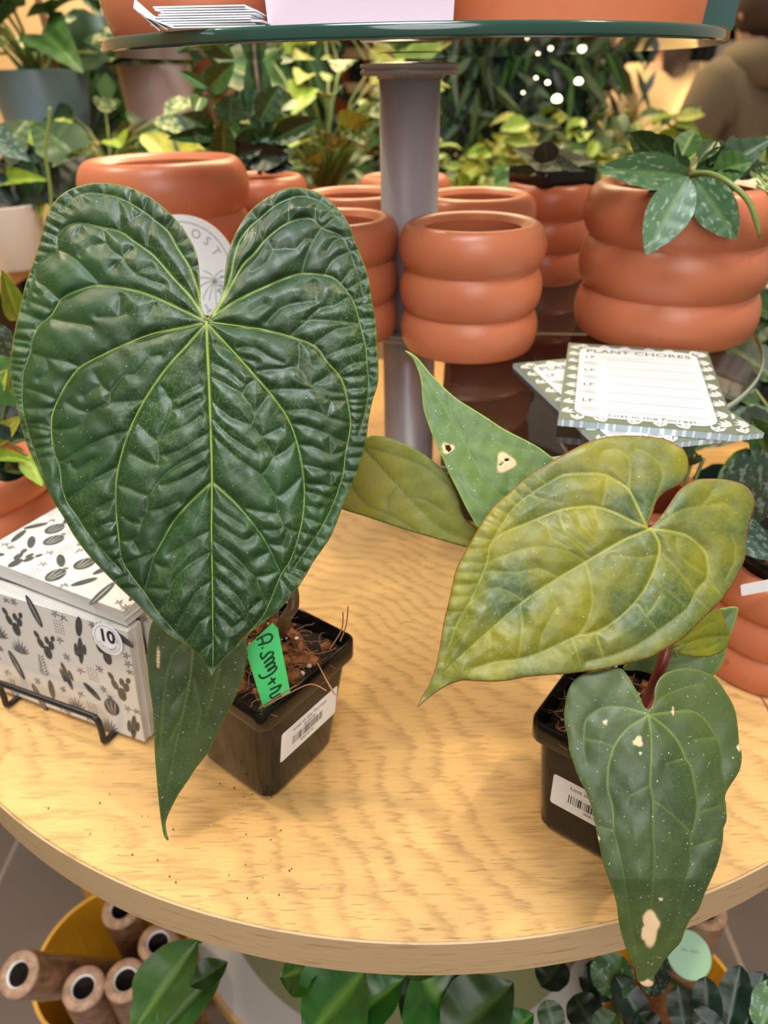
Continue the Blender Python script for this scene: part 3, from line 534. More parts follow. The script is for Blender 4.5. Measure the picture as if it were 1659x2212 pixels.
l3 = mesh_leaf('leaf', p2, outC, prC, seC, dC, M['leafC'], 3.4, .0022, 60, .0006, 14, 2.3, .6, .35,
    spots=[(*mc[0], 9, 10), (*mc[1], 3, 3), (*mc[2], 4.5, 4.5), (*mc[3], 15, 37), (mc[9][0]+4, mc[9][1]-4, 15, 13), (mc[4][0], mc[4][1], 18, 9), (*mc[5], 2.2, 9), (*mc[6], 4, 7), (*mc[7], 4, 5), (*mc[8], 4, 3)], rimw=4, seed=21, wob=.0005, label='dark green leaf hanging past the table edge with tan scars')
outD = crop(700, 740, 2.765, [[(484,50),(528,95),(563,170),(580,240),(585,320),(595,400),(620,480),(650,560),(690,650),(720,720),(750,790),(790,870),(820,930),(860,1010),(890,1060),(915,1100),(990,1140),(1150,1120),(1320,1000),(1450,880),(1480,780),(1440,720),(1370,690),(1290,630),(1210,585),(1120,540),(1050,500),(960,440),(880,390),(800,340),(740,290),(690,240),(640,190),(600,140),(560,92),(515,58)]])[0]
prD = crop(700, 740, 2.765, [[(500,58),(540,110),(600,190),(680,330),(780,500),(870,660),(950,800),(1060,910),(1200,980)]])
seD = crop(700, 740, 2.765, [[(600,190),(740,300),(880,500),(1030,640),(1210,780)],[(600,300),(640,480),(720,620),(800,800),(900,950)],[(870,500),(860,660)],[(1090,750),(1110,850)],[(740,300),(760,430),(830,560)],[(940,570),(1100,620),(1250,650)]])
def dD(x, y): return .414-.010*((y-760)/400.)+.00002*(x-900)
hD = crop(700, 740, 2.765, [[(722,610),(750,612),(762,640),(748,655),(728,640)],[(1070,700),(1085,690),(1105,695),(1110,705),(1085,708)],[(1045,730),(1062,712),(1075,716),(1060,738)]])
l4 = mesh_leaf('leaf', p2, outD, prD, seD, dD, M['leafD'], 3.2, .0012, 40, .0006, 12, 1.8, .5, .25, holes=hD, spots=[(966.5, 968, 12, 10.5), (1091.5, 999, 18.5, 19)], rimw=4, seed=31, label='pale green pointed leaf with two chewed holes')
outE = crop(700, 740, 2.765, [[(860,1225),(700,1180),(560,1140),(400,1090),(250,1040),(120,1000),(60,960),(70,860),(130,740),(200,620),(270,560),(330,558),(400,572),(470,600),(540,632),(620,682),(690,742),(740,792),(782,870),(805,930),(820,1000),(850,1060),(915,1105),(960,1160),(920,1220)]])[0]
prE = crop(700, 740, 2.765, [[(180,560),(250,640),(360,760),(460,870),(560,980),(660,1080),(780,1150),(900,1190)]])
seE = crop(700, 740, 2.765, [[(250,620),(400,660),(520,700),(650,770),(800,900)],[(170,860),(260,970),(390,1020),(560,1120)],[(390,1010),(385,930),(430,870)],[(490,920),(600,930),(720,1000)]])
def dE(x, y): return .424-.00004*(x-900)
l5 = mesh_leaf('leaf', p2, outE, prE, seE, dE, M['leafE'], 4.5, .0012, 40, .0005, 12, 2.6, .5, .55, rimw=4, seed=41, label='olive underside of a leaf behind the big one')
S7 = 3.351
outG = crop(1400, 900, S7, [[(150,1690),(200,1640),(260,1560),(330,1500),(430,1420),(520,1390),(560,1480),(590,1560),(592,1620),(560,1680),(500,1720),(400,1742),(300,1732),(210,1712)]])[0]
def dG(x, y): return .385+.00005*(x-1500)
M['leafG'] = leafmat('young_olive_leaf', (.19, .21, .012), (.09, .12, .012), (.33, .35, .03), .4, 0, None, 40, 0, .4, (.25, .12, .02), 60)
l7 = mesh_leaf('leaf', p2, outG, crop(1400, 900, S7, [[(160,1695),(300,1640),(430,1600),(580,1590)]]), crop(1400, 900, S7, [[(200,1670),(330,1560),(470,1490)],[(250,1700),(400,1690),(520,1640)]]), dG, M['leafG'], 3.4, .0022, 22, .0008, 8, 1.6, .5, .3, rimw=4, seed=51, label='small yellowish leaf beside the red stalk')
outH = crop(1400, 900, S7, [[(430,1420),(520,1388),(650,1380),(630,1480),(605,1560),(560,1720),(530,1800),(450,1890),(300,1900),(100,1880),(-60,1840),(-180,1830),(-120,1740),(0,1700),(200,1650),(330,1540)]])[0]
def dH(x, y): return .402
l8 = mesh_leaf('leaf', p2, outH, crop(1400, 900, S7, [[(-150,1900),(100,1780),(300,1650),(450,1540),(630,1400)]]), crop(1400, 900, S7, [[(100,1780),(250,1800),(450,1720)]]), dH, M['leafD'], 5, .0014, 30, .0006, 12, 1.8, .5, .25, rimw=4, seed=61, label='grey green leaf behind the hanging leaf')
soil2 = az(1400, 1640, .075)
b = MB(); b.tube(wt([soil2, ad(1385, 1560, .385), ad(1408, 1490, .380), ad(1438, 1408, .378), ad(1450, 1300, .385), ad(1432, 1200, .378), ad(1406, 1143, .366)]), [.003]*25, 10); b.build('petiole', M['petiole_red'], p2, True, True)
b = MB(); b.tube(wt([soil2+Vector((.004, .004, 0)), ad(1420, 1600, .39), ad(1418, 1520, .372), ad(1402, 1541, .352)]), .0022, 8); b.build('petiole', M['petiole_red'], p2, True, True)
b = MB(); b.tube(wt([soil2+Vector((-.004, .006, 0)), ad(1330, 1480, .42), ad(1220, 1300, .43), ad(1120, 1120, .42)]), .0022, 8); b.tube(wt([soil2+Vector((-.006, .002, 0)), ad(1280, 1450, .42), ad(1150, 1250, .43), ad(1030, 1165, .428)]), .0022, 8); b.build('petiole', M['petiole'], p2, True, True)
b = MB(); b.tube(wt([ad(1438, 1408, .378), ad(1462, 1402, .382), ad(1480, 1390, .386)]), .0015, 6); b.tube(wt([ad(1440, 1405, .376), ad(1455, 1405, .374), ad(1464, 1419, .372)]), .0007, 6); b.tube(wt([ad(1440, 1415, .376), ad(1437, 1440, .376), ad(1433, 1457, .376)]), .0004, 5); b.build('bract', M['petiole'], p2, True, True)
lo, xa, ya, n = face_frame(ANG2, B2, C2, 0, .090, .066, .0875, 3)
c2s = apl(1193, 1700, lo, n)+xa*.027
s2 = sticker(p2, c2s+n*.0004, xa, ya, n, None, '00818', price=None)
# ------------------------------------------------------------------ the place
TC = (.028, .70); ZF = -.95; ZG = .209; ZT = .4275
def struct(o): o['kind'] = 'structure'; return o
# tiled floor
ft = bpy.data.materials.new('floor_tiles'); ft.use_nodes = True; nt = ft.node_tree; tc = nt.nodes.new('ShaderNodeTexCoord').outputs['Object']
mp = nt.nodes.new('ShaderNodeMapping'); mp.inputs['Rotation'].default_value = (0, 0, PI/2); mp.inputs['Location'].default_value = (.3, .782, 0); nt.links.new(tc, mp.inputs[0])
bk = nt.nodes.new('ShaderNodeTexBrick'); bk.offset = 0; nt.links.new(mp.outputs[0], bk.inputs['Vector'])
for k_, v_ in {'Scale': 1, 'Mortar Size': .004, 'Brick Width': 1.4, 'Row Height': .7015, 'Color1': (.125,.10,.09,1), 'Color2': (.11,.092,.084,1), 'Mortar': (.50,.39,.31,1)}.items(): bk.inputs[k_].default_value = v_
c = mixc(nt, noise(nt, tc, 5, 4), bk.outputs['Color'], (.17, .130, .105)); nt.links.new(c, nt.nodes['Principled BSDF'].inputs['Base Color']); nt.nodes['Principled BSDF'].inputs['Roughness'].default_value = .38
b = MB(); b.box((.5, 3, ZF-.02), (9, 10, .04)); struct(b.build('floor', ft))
M['wall_cream'] = mat('cream_wall', (.72, .54, .33), .8)
M['wall_slat'] = mat('amber_wood_slats', (.62, .30, .07), .6, var=.25, vscale=5)
b = MB(); b.box((.5, 8.0, .85), (9, .1, 3.6)); struct(b.build('wall_back', M['wall_cream']))
b = MB(); b.box((-4.0, 3, .85), (.1, 10, 3.6)); struct(b.build('wall_left', M['wall_cream']))
for k in range(12):
    b = MB()
    b.box((2.62+k*.16, 5.6, .85), (.12, .06, 3.6)); struct(b.build('trim_%d' % (k+1), M['wall_slat']))
b = MB(); b.box((2.35, 5.4, .85), (.34, .34, 3.6)); struct(b.build('wall_column', mat('pale_column', (.66, .57, .47), .8)))

# display stand: steel pole, oak table, two glass discs, one lower oak disc: fixed together but each tier lifts off
stand = thing('display_pole', (TC[0], TC[1], ZF), 'vertical grey metal pole rising through the tiers of the display', 'pole')
b = MB(); b.lathe([(0, 0), (.20, 0), (.20, .012), (.03, .02), (.0258, .03), (.0258, ZT-.012-ZF), (0, ZT-.012-ZF)], 64); b.build('tube', M['steel'], stand, True)
bpy.context.view_layer.update()
for zc in (ZT-.010-ZF, ZG-.0085-ZF):
    b = MB(); b.lathe([(.0255, -.0085), (.0275, -.0085), (.0275, -.0065), (.0405, -.006), (.041, -.004), (.041, -.0028), (.0395, -.002), (.0395, -.0012), (.041, -.0005), (.041, .002), (.0255, .003)], 64, (0, 0, zc)); b.build('collar', M['steel_dark'], stand, True)
RT = .484
tbl = thing('display_table', (TC[0], TC[1], -.034), 'round light oak table top the potted plants stand on', 'table')
b = MB(); b.lathe([(.03, 0), (RT-.002, 0), (RT-.0015, .0333), (RT-.0021, .0338), (.03, .034)], 160); o = b.build('tabletop', M['oak'], tbl); o.data.transform(Matrix.Identity(4))
b = MB(); b.lathe([(RT-.0012, .0002), (RT, .001), (RT, .0332), (RT-.0012, .0338)], 200); e = b.build('edge_band', M['oak_edge'], tbl, True).modifiers.new('edge', 'EDGE_SPLIT'); e.split_angle = math.radians(25)
def glass_disc(z, r, th, label, edge):
    g = thing('glass_shelf', (TC[0], TC[1], z), label, 'shelf')
    b = MB(); b.lathe([(.0262, 0), (r-.0015, 0), (r-.0015, th), (.0262, th), (.0262, 0)], 160); b.build('pane', M['glass'], g)
    b = MB(); b.lathe([(r-.0014, .0001), (r-.0004, .0008), (r, .002), (r, th-.002), (r-.0004, th-.0008), (r-.0014, th-.0001)], 200); b.build('polished_edge', edge, g, True)
    return g
glass_disc(ZT, .2415, .008, 'highest round glass shelf with a thick dark green edge', M['glass_edge'])
glass_disc(ZG-.006, .316, .006, 'round clear glass shelf under the ringed pots, just above the oak table', M['glass_edge_light'])
low = thing('display_table', (TC[0], TC[1], -.63), 'lower display tier beneath the oak table: olive drum on a pale wood edged disc', 'table')
b = MB(); b.lathe([(.03, 0), (.338, 0), (.338, .03), (.03, .03)], 128); b.build('tabletop', mat('pale_laminate', (.56, .53, .52), .5), low)
b = MB(); b.lathe([(.3382, .0005), (.343, .001), (.343, .0295), (.3382, .0303)], 128); b.build('edge_band', M['oak_plain'], low)
M['olive_pot'] = mat('olive_paint', (.20, .215, .085), .45)
b = MB(); b.lathe([(.290, .031), (.290, .345), (.286, .35), (.035, .35)], 128); b.build('drum', M['olive_pot'], low)

# ringed terracotta pots
def ring_pot(c, R, H, z, label, group=None, mt='terra', rings=3, name='ringed_pot', grow=.025):
    prof = [(0, 0)]; p = H/rings; a = p*.60; ins = R*.20
    prof.append((R*.74, 0)); 
    for i in range(rings):
        Rr = R*(1+grow*i/max(1, rings-1)*1.0); zc = p*(i+.5); xo = R*.19
        cx = Rr-xo
        last = (i == rings-1)
        lo_ = -60 if i else -72; hi_ = 118 if last else 57
        for q in range(15):
            t = math.radians(lo_+(hi_-lo_)*q/14); prof.append((cx+xo*math.cos(t)*1.0, zc+a*.98*math.sin(t)*(.93 if last else 1)))
    ri = prof[-1][0]-.002; prof += [(ri-.002, H-.004), (ri-.0015, H-.012), (R*.80, H-.03), (R*.76, H*.4), (R*.7, .006), (0, .006)]
    prof = [(max(0, r), max(0, zz)) for r, zz in prof]
    b = MB(); b.lathe(prof, 96); o = b.build(name, M[mt], None, True); o.location = (c[0], c[1], z)
    e = o.modifiers.new('edge', 'EDGE_SPLIT'); e.split_angle = math.radians(38)
    return tag(o, label, 'pot', group)
G = 'stacked ring terracotta pots on the glass shelf'
ring_pot((.0760, .6150), .0585, .100, ZG, 'empty ringed terracotta pot standing alone right of the pole, front of the glass shelf', G)
ring_pot((-.0400, .6560), .0560, .099, ZG, 'ringed terracotta pot left of the pole, half hidden by the huge green leaf', G)
ring_pot((-.2100, .7750), .0800, .136, ZG, 'widest ringed terracotta pot at the back left, behind the round white sign', G)
ring_pot((-.1400, .9150), .0560, .105, ZG, 'ringed terracotta pot holding the rubber plant, behind the widest left pot', G)
ring_pot((-.0250, .8000), .0585, .100, ZG, 'empty ringed pot directly behind the pole, on its left side', G)
ring_pot((.0320, .9550), .0560, .098, ZG, 'rearmost ringed pot peeping out behind the metal pole', G)
ring_pot((.0980, .7750), .0585, .100, ZG, 'empty ringed pot right of the pole, behind the front one', G)
ring_pot((.1880, .8520), .0470, .100, ZG, 'ringed terracotta pot with a black nursery pot set in its top', G)
ring_pot((.2560, .6480), .0790, .122, ZG, 'large ringed terracotta pot overflowing with flecked leaves, right of the glass shelf', G)
G2 = 'stacked ring terracotta pots on the oak table'
ring_pot((.3080, .4420), .0560, .095, 0, 'ringed terracotta pot on the oak table at the right edge of the photo', G2)
ring_pot((.2250, .5350), .0540, .105, 0, 'shaded ringed terracotta pot standing below the notepads', G2)
ring_pot((-.4050, .6250), .0760, .098, 0, 'ringed terracotta pot at the left edge of the table behind the stationery packs', G2)
# dark slatted crate below the glass
cr_ = thing('slatted_crate', (.176, .737, 0), 'dark brown slatted crate under the glass shelf, behind the chewed leaf', 'crate', rz=math.radians(-6))
M['walnut'] = mat('dark_walnut', (.035, .018, .011), .45, var=.3, vscale=30)
for k in range(6):
    b = MB(); b.box((0, -.088, .014+k*.025), (.215, .006, .0246)); b.box((0, .088, .014+k*.025), (.215, .006, .0246)); b.box((-.105, 0, .014+k*.025), (.006, .17, .0246)); b.box((.105, 0, .014+k*.025), (.006, .17, .0246)); b.build('slat_ring', M['walnut'], cr_)
b = MB()
for sx in (-1, 1):
    for sy in (-1, 1): b.box((sx*.098, sy*.080, .076), (.010, .010, .150))
b.build('corner_posts', M['walnut'], cr_); b = MB(); b.box((0, 0, .004), (.20, .165, .006)); b.build('bottom', M['walnut'], cr_)

# white round sign behind the leaf
sg_c = ad(400, 589, .635); R_ = .0475; sn = Vector((0, -.985, .17)).normalized(); sx_ = Vector((1, 0, 0)); sy_ = sn.cross(sx_).normalized()
sg = thing('round_sign', (sg_c.x, sg_c.y, ZG), 'round white sign with grey lettering and leaf drawing behind the notch of the huge leaf', 'sign')
circ = lambda r, n=64: [(r*math.cos(2*PI*i/n), r*math.sin(2*PI*i/n)) for i in range(n)]
slab(circ(R_), sg_c, sx_, sy_, sn, .004, M['white'], 'disc', sg)
f0 = sg_c+sn*.0042; b = MB(); vs = []; n_ = 80
for r in (R_*.868, R_*.885): vs += [f0+sx_*x+sy_*y for x, y in circ(r, n_)]
b.add(vs, [(i, (i+1) % n_, n_+(i+1) % n_, n_+i) for i in range(n_)]); b.build('ring_line', M['grey_ink'], sg, False, True)
for i, ch in enumerate('LOST IN THE FORREST'):
    if ch == ' ': continue
    a = math.radians(6+18.0*i); rr_ = R_*.655; d_ = sx_*math.sin(a)+sy_*math.cos(a); xx = sx_*math.cos(a)-sy_*math.sin(a)
    text_mesh(ch, .0105, f0+d_*rr_, xx, d_, sg, M['grey_ink'], 'letter', 'CENTER', .00003)
b = MB(); lo_ = f0+sx_*(.026)-sy_*.007
for sgn in (-1, 1):
    for a0, L_, cv in ((75, .013, -70), (30, .018, -60), (-5, .019, -45), (-40, .020, -30), (-65, .018, -10)):
        pts = []; q = lo_.copy(); a = a0
        for i in range(9): pts.append(q.copy()); q = q+(sx_*math.cos(math.radians(a))*sgn+sy_*math.sin(math.radians(a)))*L_/8; a += cv/8
        b.tube(pts, .00035, 4)
b.tube([lo_+sy_*.001, lo_-sy_*.022], .0004, 4); b.build('leaf_drawing', M['grey_ink'], sg, False, True)
b = MB(); b.box((sg_c.x, sg_c.y+.012, ZG+.0022), (.045, .04, .004)); b.tube([(sg_c.x, sg_c.y+.02, ZG+.004), sg_c-sn*.002], .0022, 8); b.build('stand', M['white'], sg, False, True)

# ---- notepads
def notepad(o, ang, z, th, label, full):
    t = thing('notepad', (o[0], o[1], z), label, 'notepad', 'plant chores notepads', rz=ang); W, H = .109, .161
    b = MB(); b.box((W/2, -H/2, th*.5), (W, H, th)); b.build('paper_block', M['bluegrey'], t)
    b = MB(); random.seed(9)
    for k in range(16):
        x = (k+.5)*W/16+random.uniform(-.002, .002); b.box((x, -H-.0001, th*.5), (random.uniform(.0006, .003), .0003, th*.98))
    b.build('edge_stripes', M['white'], t)
    zz = th+.0002; b = MB(); b.add([(0, 0, zz), (W, 0, zz), (W, -H, zz), (0, -H, zz)], [(0, 3, 2, 1)]); 
    def leafs(x, y, a, n=3):
        for j in range(n):
            aa = a+(j-(n-1)/2)*.5; L_ = .010; w_ = .0016; dx, dy = math.cos(aa), math.sin(aa)
            b.add([(x, y, zz+.0001), (x+dx*L_*.5-dy*w_, y+dy*L_*.5+dx*w_, zz+.0001), (x+dx*L_, y+dy*L_, zz+.0001), (x+dx*L_*.5+dy*w_, y+dy*L_*.5-dx*w_, zz+.0001)], [(0, 3, 2, 1)], 1)
    for k in range(9): leafs(.0015, -.012-k*.017, .3+.3*math.sin(k)); leafs(W-.0015, -.012-k*.017, PI-.3+.4*math.sin(k*2), 4)
    for k in range(6): leafs(.012+k*.017, -.0015, -PI/2+.4*math.sin(k*3)); leafs(.012+k*.017, -H+.0015, PI/2+.4*math.sin(k*2), 3)
    b.build('printed_border', [M['olive'], M['paper']], t)
    b = MB(); pp = [(W/2+x, -H/2+y, zz+.00025) for x, y in rrect(W*.82, H*.90, .012, 6)]; b.add(pp, [tuple(range(len(pp)))]); b.build('page', M['paper'], t)
    b = MB(); z3 = zz+.0004
    for k in range(7): y = -.038-k*.0172; b.box((W*.57, y, z3), (W*.58, .0006, .00004))
    b.build('ruled_lines', M['grey_ink'], t)
    b = MB()
    for k in range(4):
        y = -.032-k*.0305
        for j in range(9):
            xx = .0125+j*.0013; hh = .0045*math.sin(PI*(j+1)/10); b.box((xx+.001, y-.016, z3), (.0003, hh*2, .00004), .3)
    b.build('leaf_icons', M['print_soft'], t)
    R3 = Matrix.Rotation(ang, 3, 'Z'); xa = R3@Vector((1, 0, 0)); ya = R3@Vector((0, 1, 0)); wo = lambda x, y: Vector((o[0], o[1], z+z3))+xa*x+ya*y
    def tx(s, size, x, y, al, mt, **k): text_mesh(s, size, wo(x, y), xa, ya, None, mt, 'lettering', al, .00002, **k).parent = t; oo = scene.collection.objects[-1]; oo.data.transform(Matrix.LocRotScale(t.location, t.rotation_euler, t.scale).inverted())
    tx('PLANT CHORES', .0112, W/2, -.0225, 'CENTER', M['print'])
    for k in range(4): tx('LF', .0085, .0140, -.036-k*.0305, 'LEFT', M['print'])
    tx('Lost in the Forrest', .0072, W*.54, -H+.0105, 'CENTER', M['print_soft'])
    return t
notepad((.1055, .5530), math.radians(11), ZG, .0035, 'lower notepad turned askew, mostly covered by the one on top', True)
notepad((.1571, .5870), math.radians(-15.3), ZG+.0040, .0045, 'upper notepad with ruled lines, overhanging the glass edge before the large ringed pot', True)

# ---- stationery packs
e1 = Vector((-.920, .392, 0)).normalized(); e2 = Vector((.392, .920, 0)).normalized(); PW, PH = .148, .105
def cactus_print(W, H, seed):
    """motifs as flat outlines in a W x H rectangle, origin at the lower left: (polygon, shade)"""
    rnd = random.Random(seed); out = []
    def ell(cx, cy, a, b_, rot, n=16): return [(cx+a*math.cos(t)*math.cos(rot)-b_*math.sin(t)*math.sin(rot), cy+a*math.cos(t)*math.sin(rot)+b_*math.sin(t)*math.cos(rot)) for t in [2*PI*i/n for i in range(n)]]
    def spear(x, y, a, L, w): return [(x, y), (x+math.cos(a)*L*.5-math.sin(a)*w, y+math.sin(a)*L*.5+math.cos(a)*w), (x+math.cos(a)*L, y+math.sin(a)*L), (x+math.cos(a)*L*.5+math.sin(a)*w, y+math.sin(a)*L*.5-math.cos(a)*w)]
    placed = []
    def free(x, y, r):
        return all((x-a)**2+(y-b_)**2 > (r+c_)**2 for a, b_, c_ in placed) and r*.5 < x < W-r*.5 and r*.5 < y < H-r*.5
    kinds = [('pear', .0150), ('column', .0140), ('barrel', .0110), ('aloe', .0115), ('fern', .0125), ('arms', .0135), ('worm', .0100), ('star', .0042), ('dots', .0075)]
    for att in range(8000):
        kn, r = kinds[rnd.choice([0,1,2,3,4,5,6,8,0,1,5,6])] if att < 3200 else kinds[7]
        x, y = rnd.uniform(0, W), rnd.uniform(0, H)
        if not free(x, y, r*.55): continue
        placed.append((x, y, r)); a = rnd.uniform(-.45, .45)
        if kn == 'pear':
            for dx, dy, s in ((0, -.4, .34), (-.35, .05, .26), (.32, .1, .24), (-.5, .5, .2), (.1, .35, .2), (.5, .55, .17)): out.append((ell(x+dx*r, y+dy*r, s*r*.75, s*r*1.15, -dx), 0))
        elif kn == 'column': out.append((ell(x, y, .0034, r*.95, a), 0)); out.append((ell(x, y, .0003, r*.8, a, 8), 2))
        elif kn == 'barrel':
            out.append((ell(x, y, r*.62, r*.72, a), 0))
            for k in (-.35, 0, .35): out.append((ell(x+k*r*.8, y, .00025, r*.62, -k*.6, 8), 2))
            for k in range(5): out.append((spear(x, y+r*.7, PI/2+(k-2)*.5, r*.35, .0004), 1))
        elif kn == 'aloe':
            for k in range(9): out.append((spear(x, y-r*.5, PI/2+(k-4)*.3, r*(1.3-.1*abs(k-4)), .0009), 1))
        elif kn == 'fern':
            out.append((spear(x, y-r, PI/2+a*.3, r*2, .0002), 1))
            for k in range(7):
                for s in (-1, 1): out.append((spear(x, y-r*.6+k*r*.22, PI/2+s*.9, r*.55*(1-.08*k), .0007), 1))
        elif kn == 'arms':
            out.append((ell(x, y, .0026, r*.9, a), 0)); out.append((ell(x-.0042, y, .0017, r*.42, a), 0)); out.append((ell(x+.0040, y+.002, .0016, r*.36, a), 0)); out.append((ell(x-.0022, y-r*.35, .0025, .0010, .3), 0))
        elif kn == 'worm':
            out.append((ell(x, y, .0030, r*.9, a*2.5), 0))
        elif kn == 'dots':
            for k in range(5):
                for j in range(4): out.append((ell(x+(j-1.5)*.0024, y+(k-2)*.0024, .0009, .0004, .8 if (j+k) % 2 else -.8, 6), 0))
        else:
            for k in range(rnd.choice((5, 6))): out.append((spear(x, y, k*2*PI/6+a, rnd.uniform(.0032, .0050), .00065), 1))
    return out
def pack(origin, ex, ey, W, H, th, label, seed, wrap=True, rest=None):
    """slab of cards: front face spanned by ex (W) and ey (H), depth behind it"""
    n = ex.cross(ey).normalized()
    t = thing('stationery_pack', origin if rest is None else rest, label, 'stationery pack', 'cactus print stationery packs')
    b = MB(); k = 7
    for i in range(k):
        z0 = -th+th*i/k+.0002; z1 = -th+th*(i+1)/k-.0002; w0 = random.Random(seed+i).uniform(-.0008, .0008)
        c = [(0+w0, .0), (W+w0, 0), (W+w0, H), (0+w0, H)]
        vs = [origin+ex*x+ey*y+n*z0 for x, y in c]+[origin+ex*x+ey*y+n*z1 for x, y in c]
        b.add(vs, [(0,3,2,1),(4,5,6,7),(0,1,5,4),(1,2,6,5),(2,3,7,6),(3,0,4,7)])
    b.build('cards', M['paper'], t, False, True)
    b = MB(); f = origin+n*.0003; b.add([origin+ex*x+ey*y+n*.0001 for x, y in ((0,0),(W,0),(W,H),(0,H))], [(0,1,2,3)], 0)
    for poly, sh in cactus_print(W, H, seed): b.add([f+n*(.0001 if sh == 2 else 0)+ex*x+ey*y for x, y in poly], [tuple(range(len(poly)))], {0: 1, 1: 2, 2: 0}[sh])
    b.build('printed_face', [M['paper'], M['print'], M['print_soft']], t, False, True)
    e_ = .0015; vs = [origin+ex*x+ey*y+n*z for z in (-th-.001, .0013) for x, y in ((-e_, -.0004), (W+e_, -.0004), (W+e_, H+e_), (-e_, H+e_))]
    mesh_obj('clear_sleeve', vs, [(0,3,2,1),(4,5,6,7),(0,1,5,4),(1,2,6,5),(2,3,7,6),(3,0,4,7)], M['wrap'], t, False, True)
    return t, n
lean = (Vector((0, 0, 1))*math.cos(.10)+e2*math.sin(.10)).normalized()
BR = az(313, 1603, .004); o1 = BR+e1*PW; o1.z = .0045
pk, n = pack(o1, -e1, lean, PW, PH-.010, .014, 'upright wrapped pack of cactus cards with round 10 sticker in the black easel', 3)
for k in range(3):
    pack(o1+e2*(.0185*(k+1))*1.02, -e1, lean, PW, PH-.010, .014, ['second upright pack directly behind the one with the round sticker', 'third upright stationery pack from the front', 'rearmost upright stationery pack under the flat one'][k], 20+k)
zf = .1005; FR = az(266, 1321, zf+.0125); g1 = Vector((-.883, .469, 0)); g2 = Vector((.469, .883, 0))
o2 = FR+g1*PW; pack(o2, -g1, g2, PW, PH, .0125, 'wrapped cactus print pack lying flat on top of the upright packs', 12)
# sticker on the upright pack
sc = apl(237, 1377, o1, n)+n*.0020; st_ = slab(circ(.0125, 48), sc, -e1, lean, n, .0002, M['white'], 'round_sticker', pk)
b = MB(); f0 = sc+n*.0003; vs = []
for r in (.0104, .0107): vs += [f0-e1*x+lean*y for x, y in circ(r, 48)]
b.add(vs, [(i, (i+1) % 48, 48+(i+1) % 48, 48+i) for i in range(48)]); b.build('ring_line', M['print'], st_, False, True)
text_mesh('10', .0138, f0-lean*.0022, -e1, lean, st_, M['ink'], 'number', 'CENTER', .00003, bold=.0005)
for i, ch in enumerate('STATIONERY NOTES'):
    if ch == ' ': continue
    a = math.radians(-150+13.2*i); d_ = -e1*math.cos(a)+lean*math.sin(a); xx = e1*math.sin(a)+lean*math.cos(a)
    text_mesh(ch, .0026, f0+d_*.0092, xx, -d_, st_, M['ink'], 'letter', 'CENTER', .00002)
# wire easel
ez = thing('wire_easel', (BR.x, BR.y, 0), 'black wire easel holding the upright stationery packs', 'easel')
fn = (-e2).normalized(); fa = BR+e1*.028+fn*.010; fa.z = 0; fb = BR+e1*.122+fn*.010; fb.z = 0
def P3(p, z): return Vector((p.x, p.y, z))
b = MB(); b.tube(wt([P3(fa+e2*.016, .0026), P3(fa+e2*.006, .0024), P3(fa, .004), P3(fa, .012), P3(fa, .022), P3(fa+e1*.002, .0265), P3(fa+e1*.007, .0275), P3((fa+fb)/2, .0275), P3(fb-e1*.007, .0275), P3(fb-e1*.002, .0265), P3(fb, .022), P3(fb, .012), P3(fb, .004), P3(fb+e2*.006, .0024), P3(fb+e2*.016, .0026)], 6), .0023, 10); b.build('front_bar', M['blackmetal'], ez, True, True)
b = MB(); b.tube([P3(fa+e2*.016, .0026), P3(fa+e2*.098, .0026)], .0023, 8); b.tube([P3(fb+e2*.016, .0026), P3(fb+e2*.098, .0026)], .0023, 8); b.tube(wt([P3(fa+e2*.098, .0026), P3(fa+e2*.100, .05), P3(fa+e2*.101, .085), P3(fb+e2*.101, .085), P3(fb+e2*.100, .05), P3(fb+e2*.098, .0026)]), .0023, 8); b.build('back_frame', M['blackmetal'], ez, True, True)
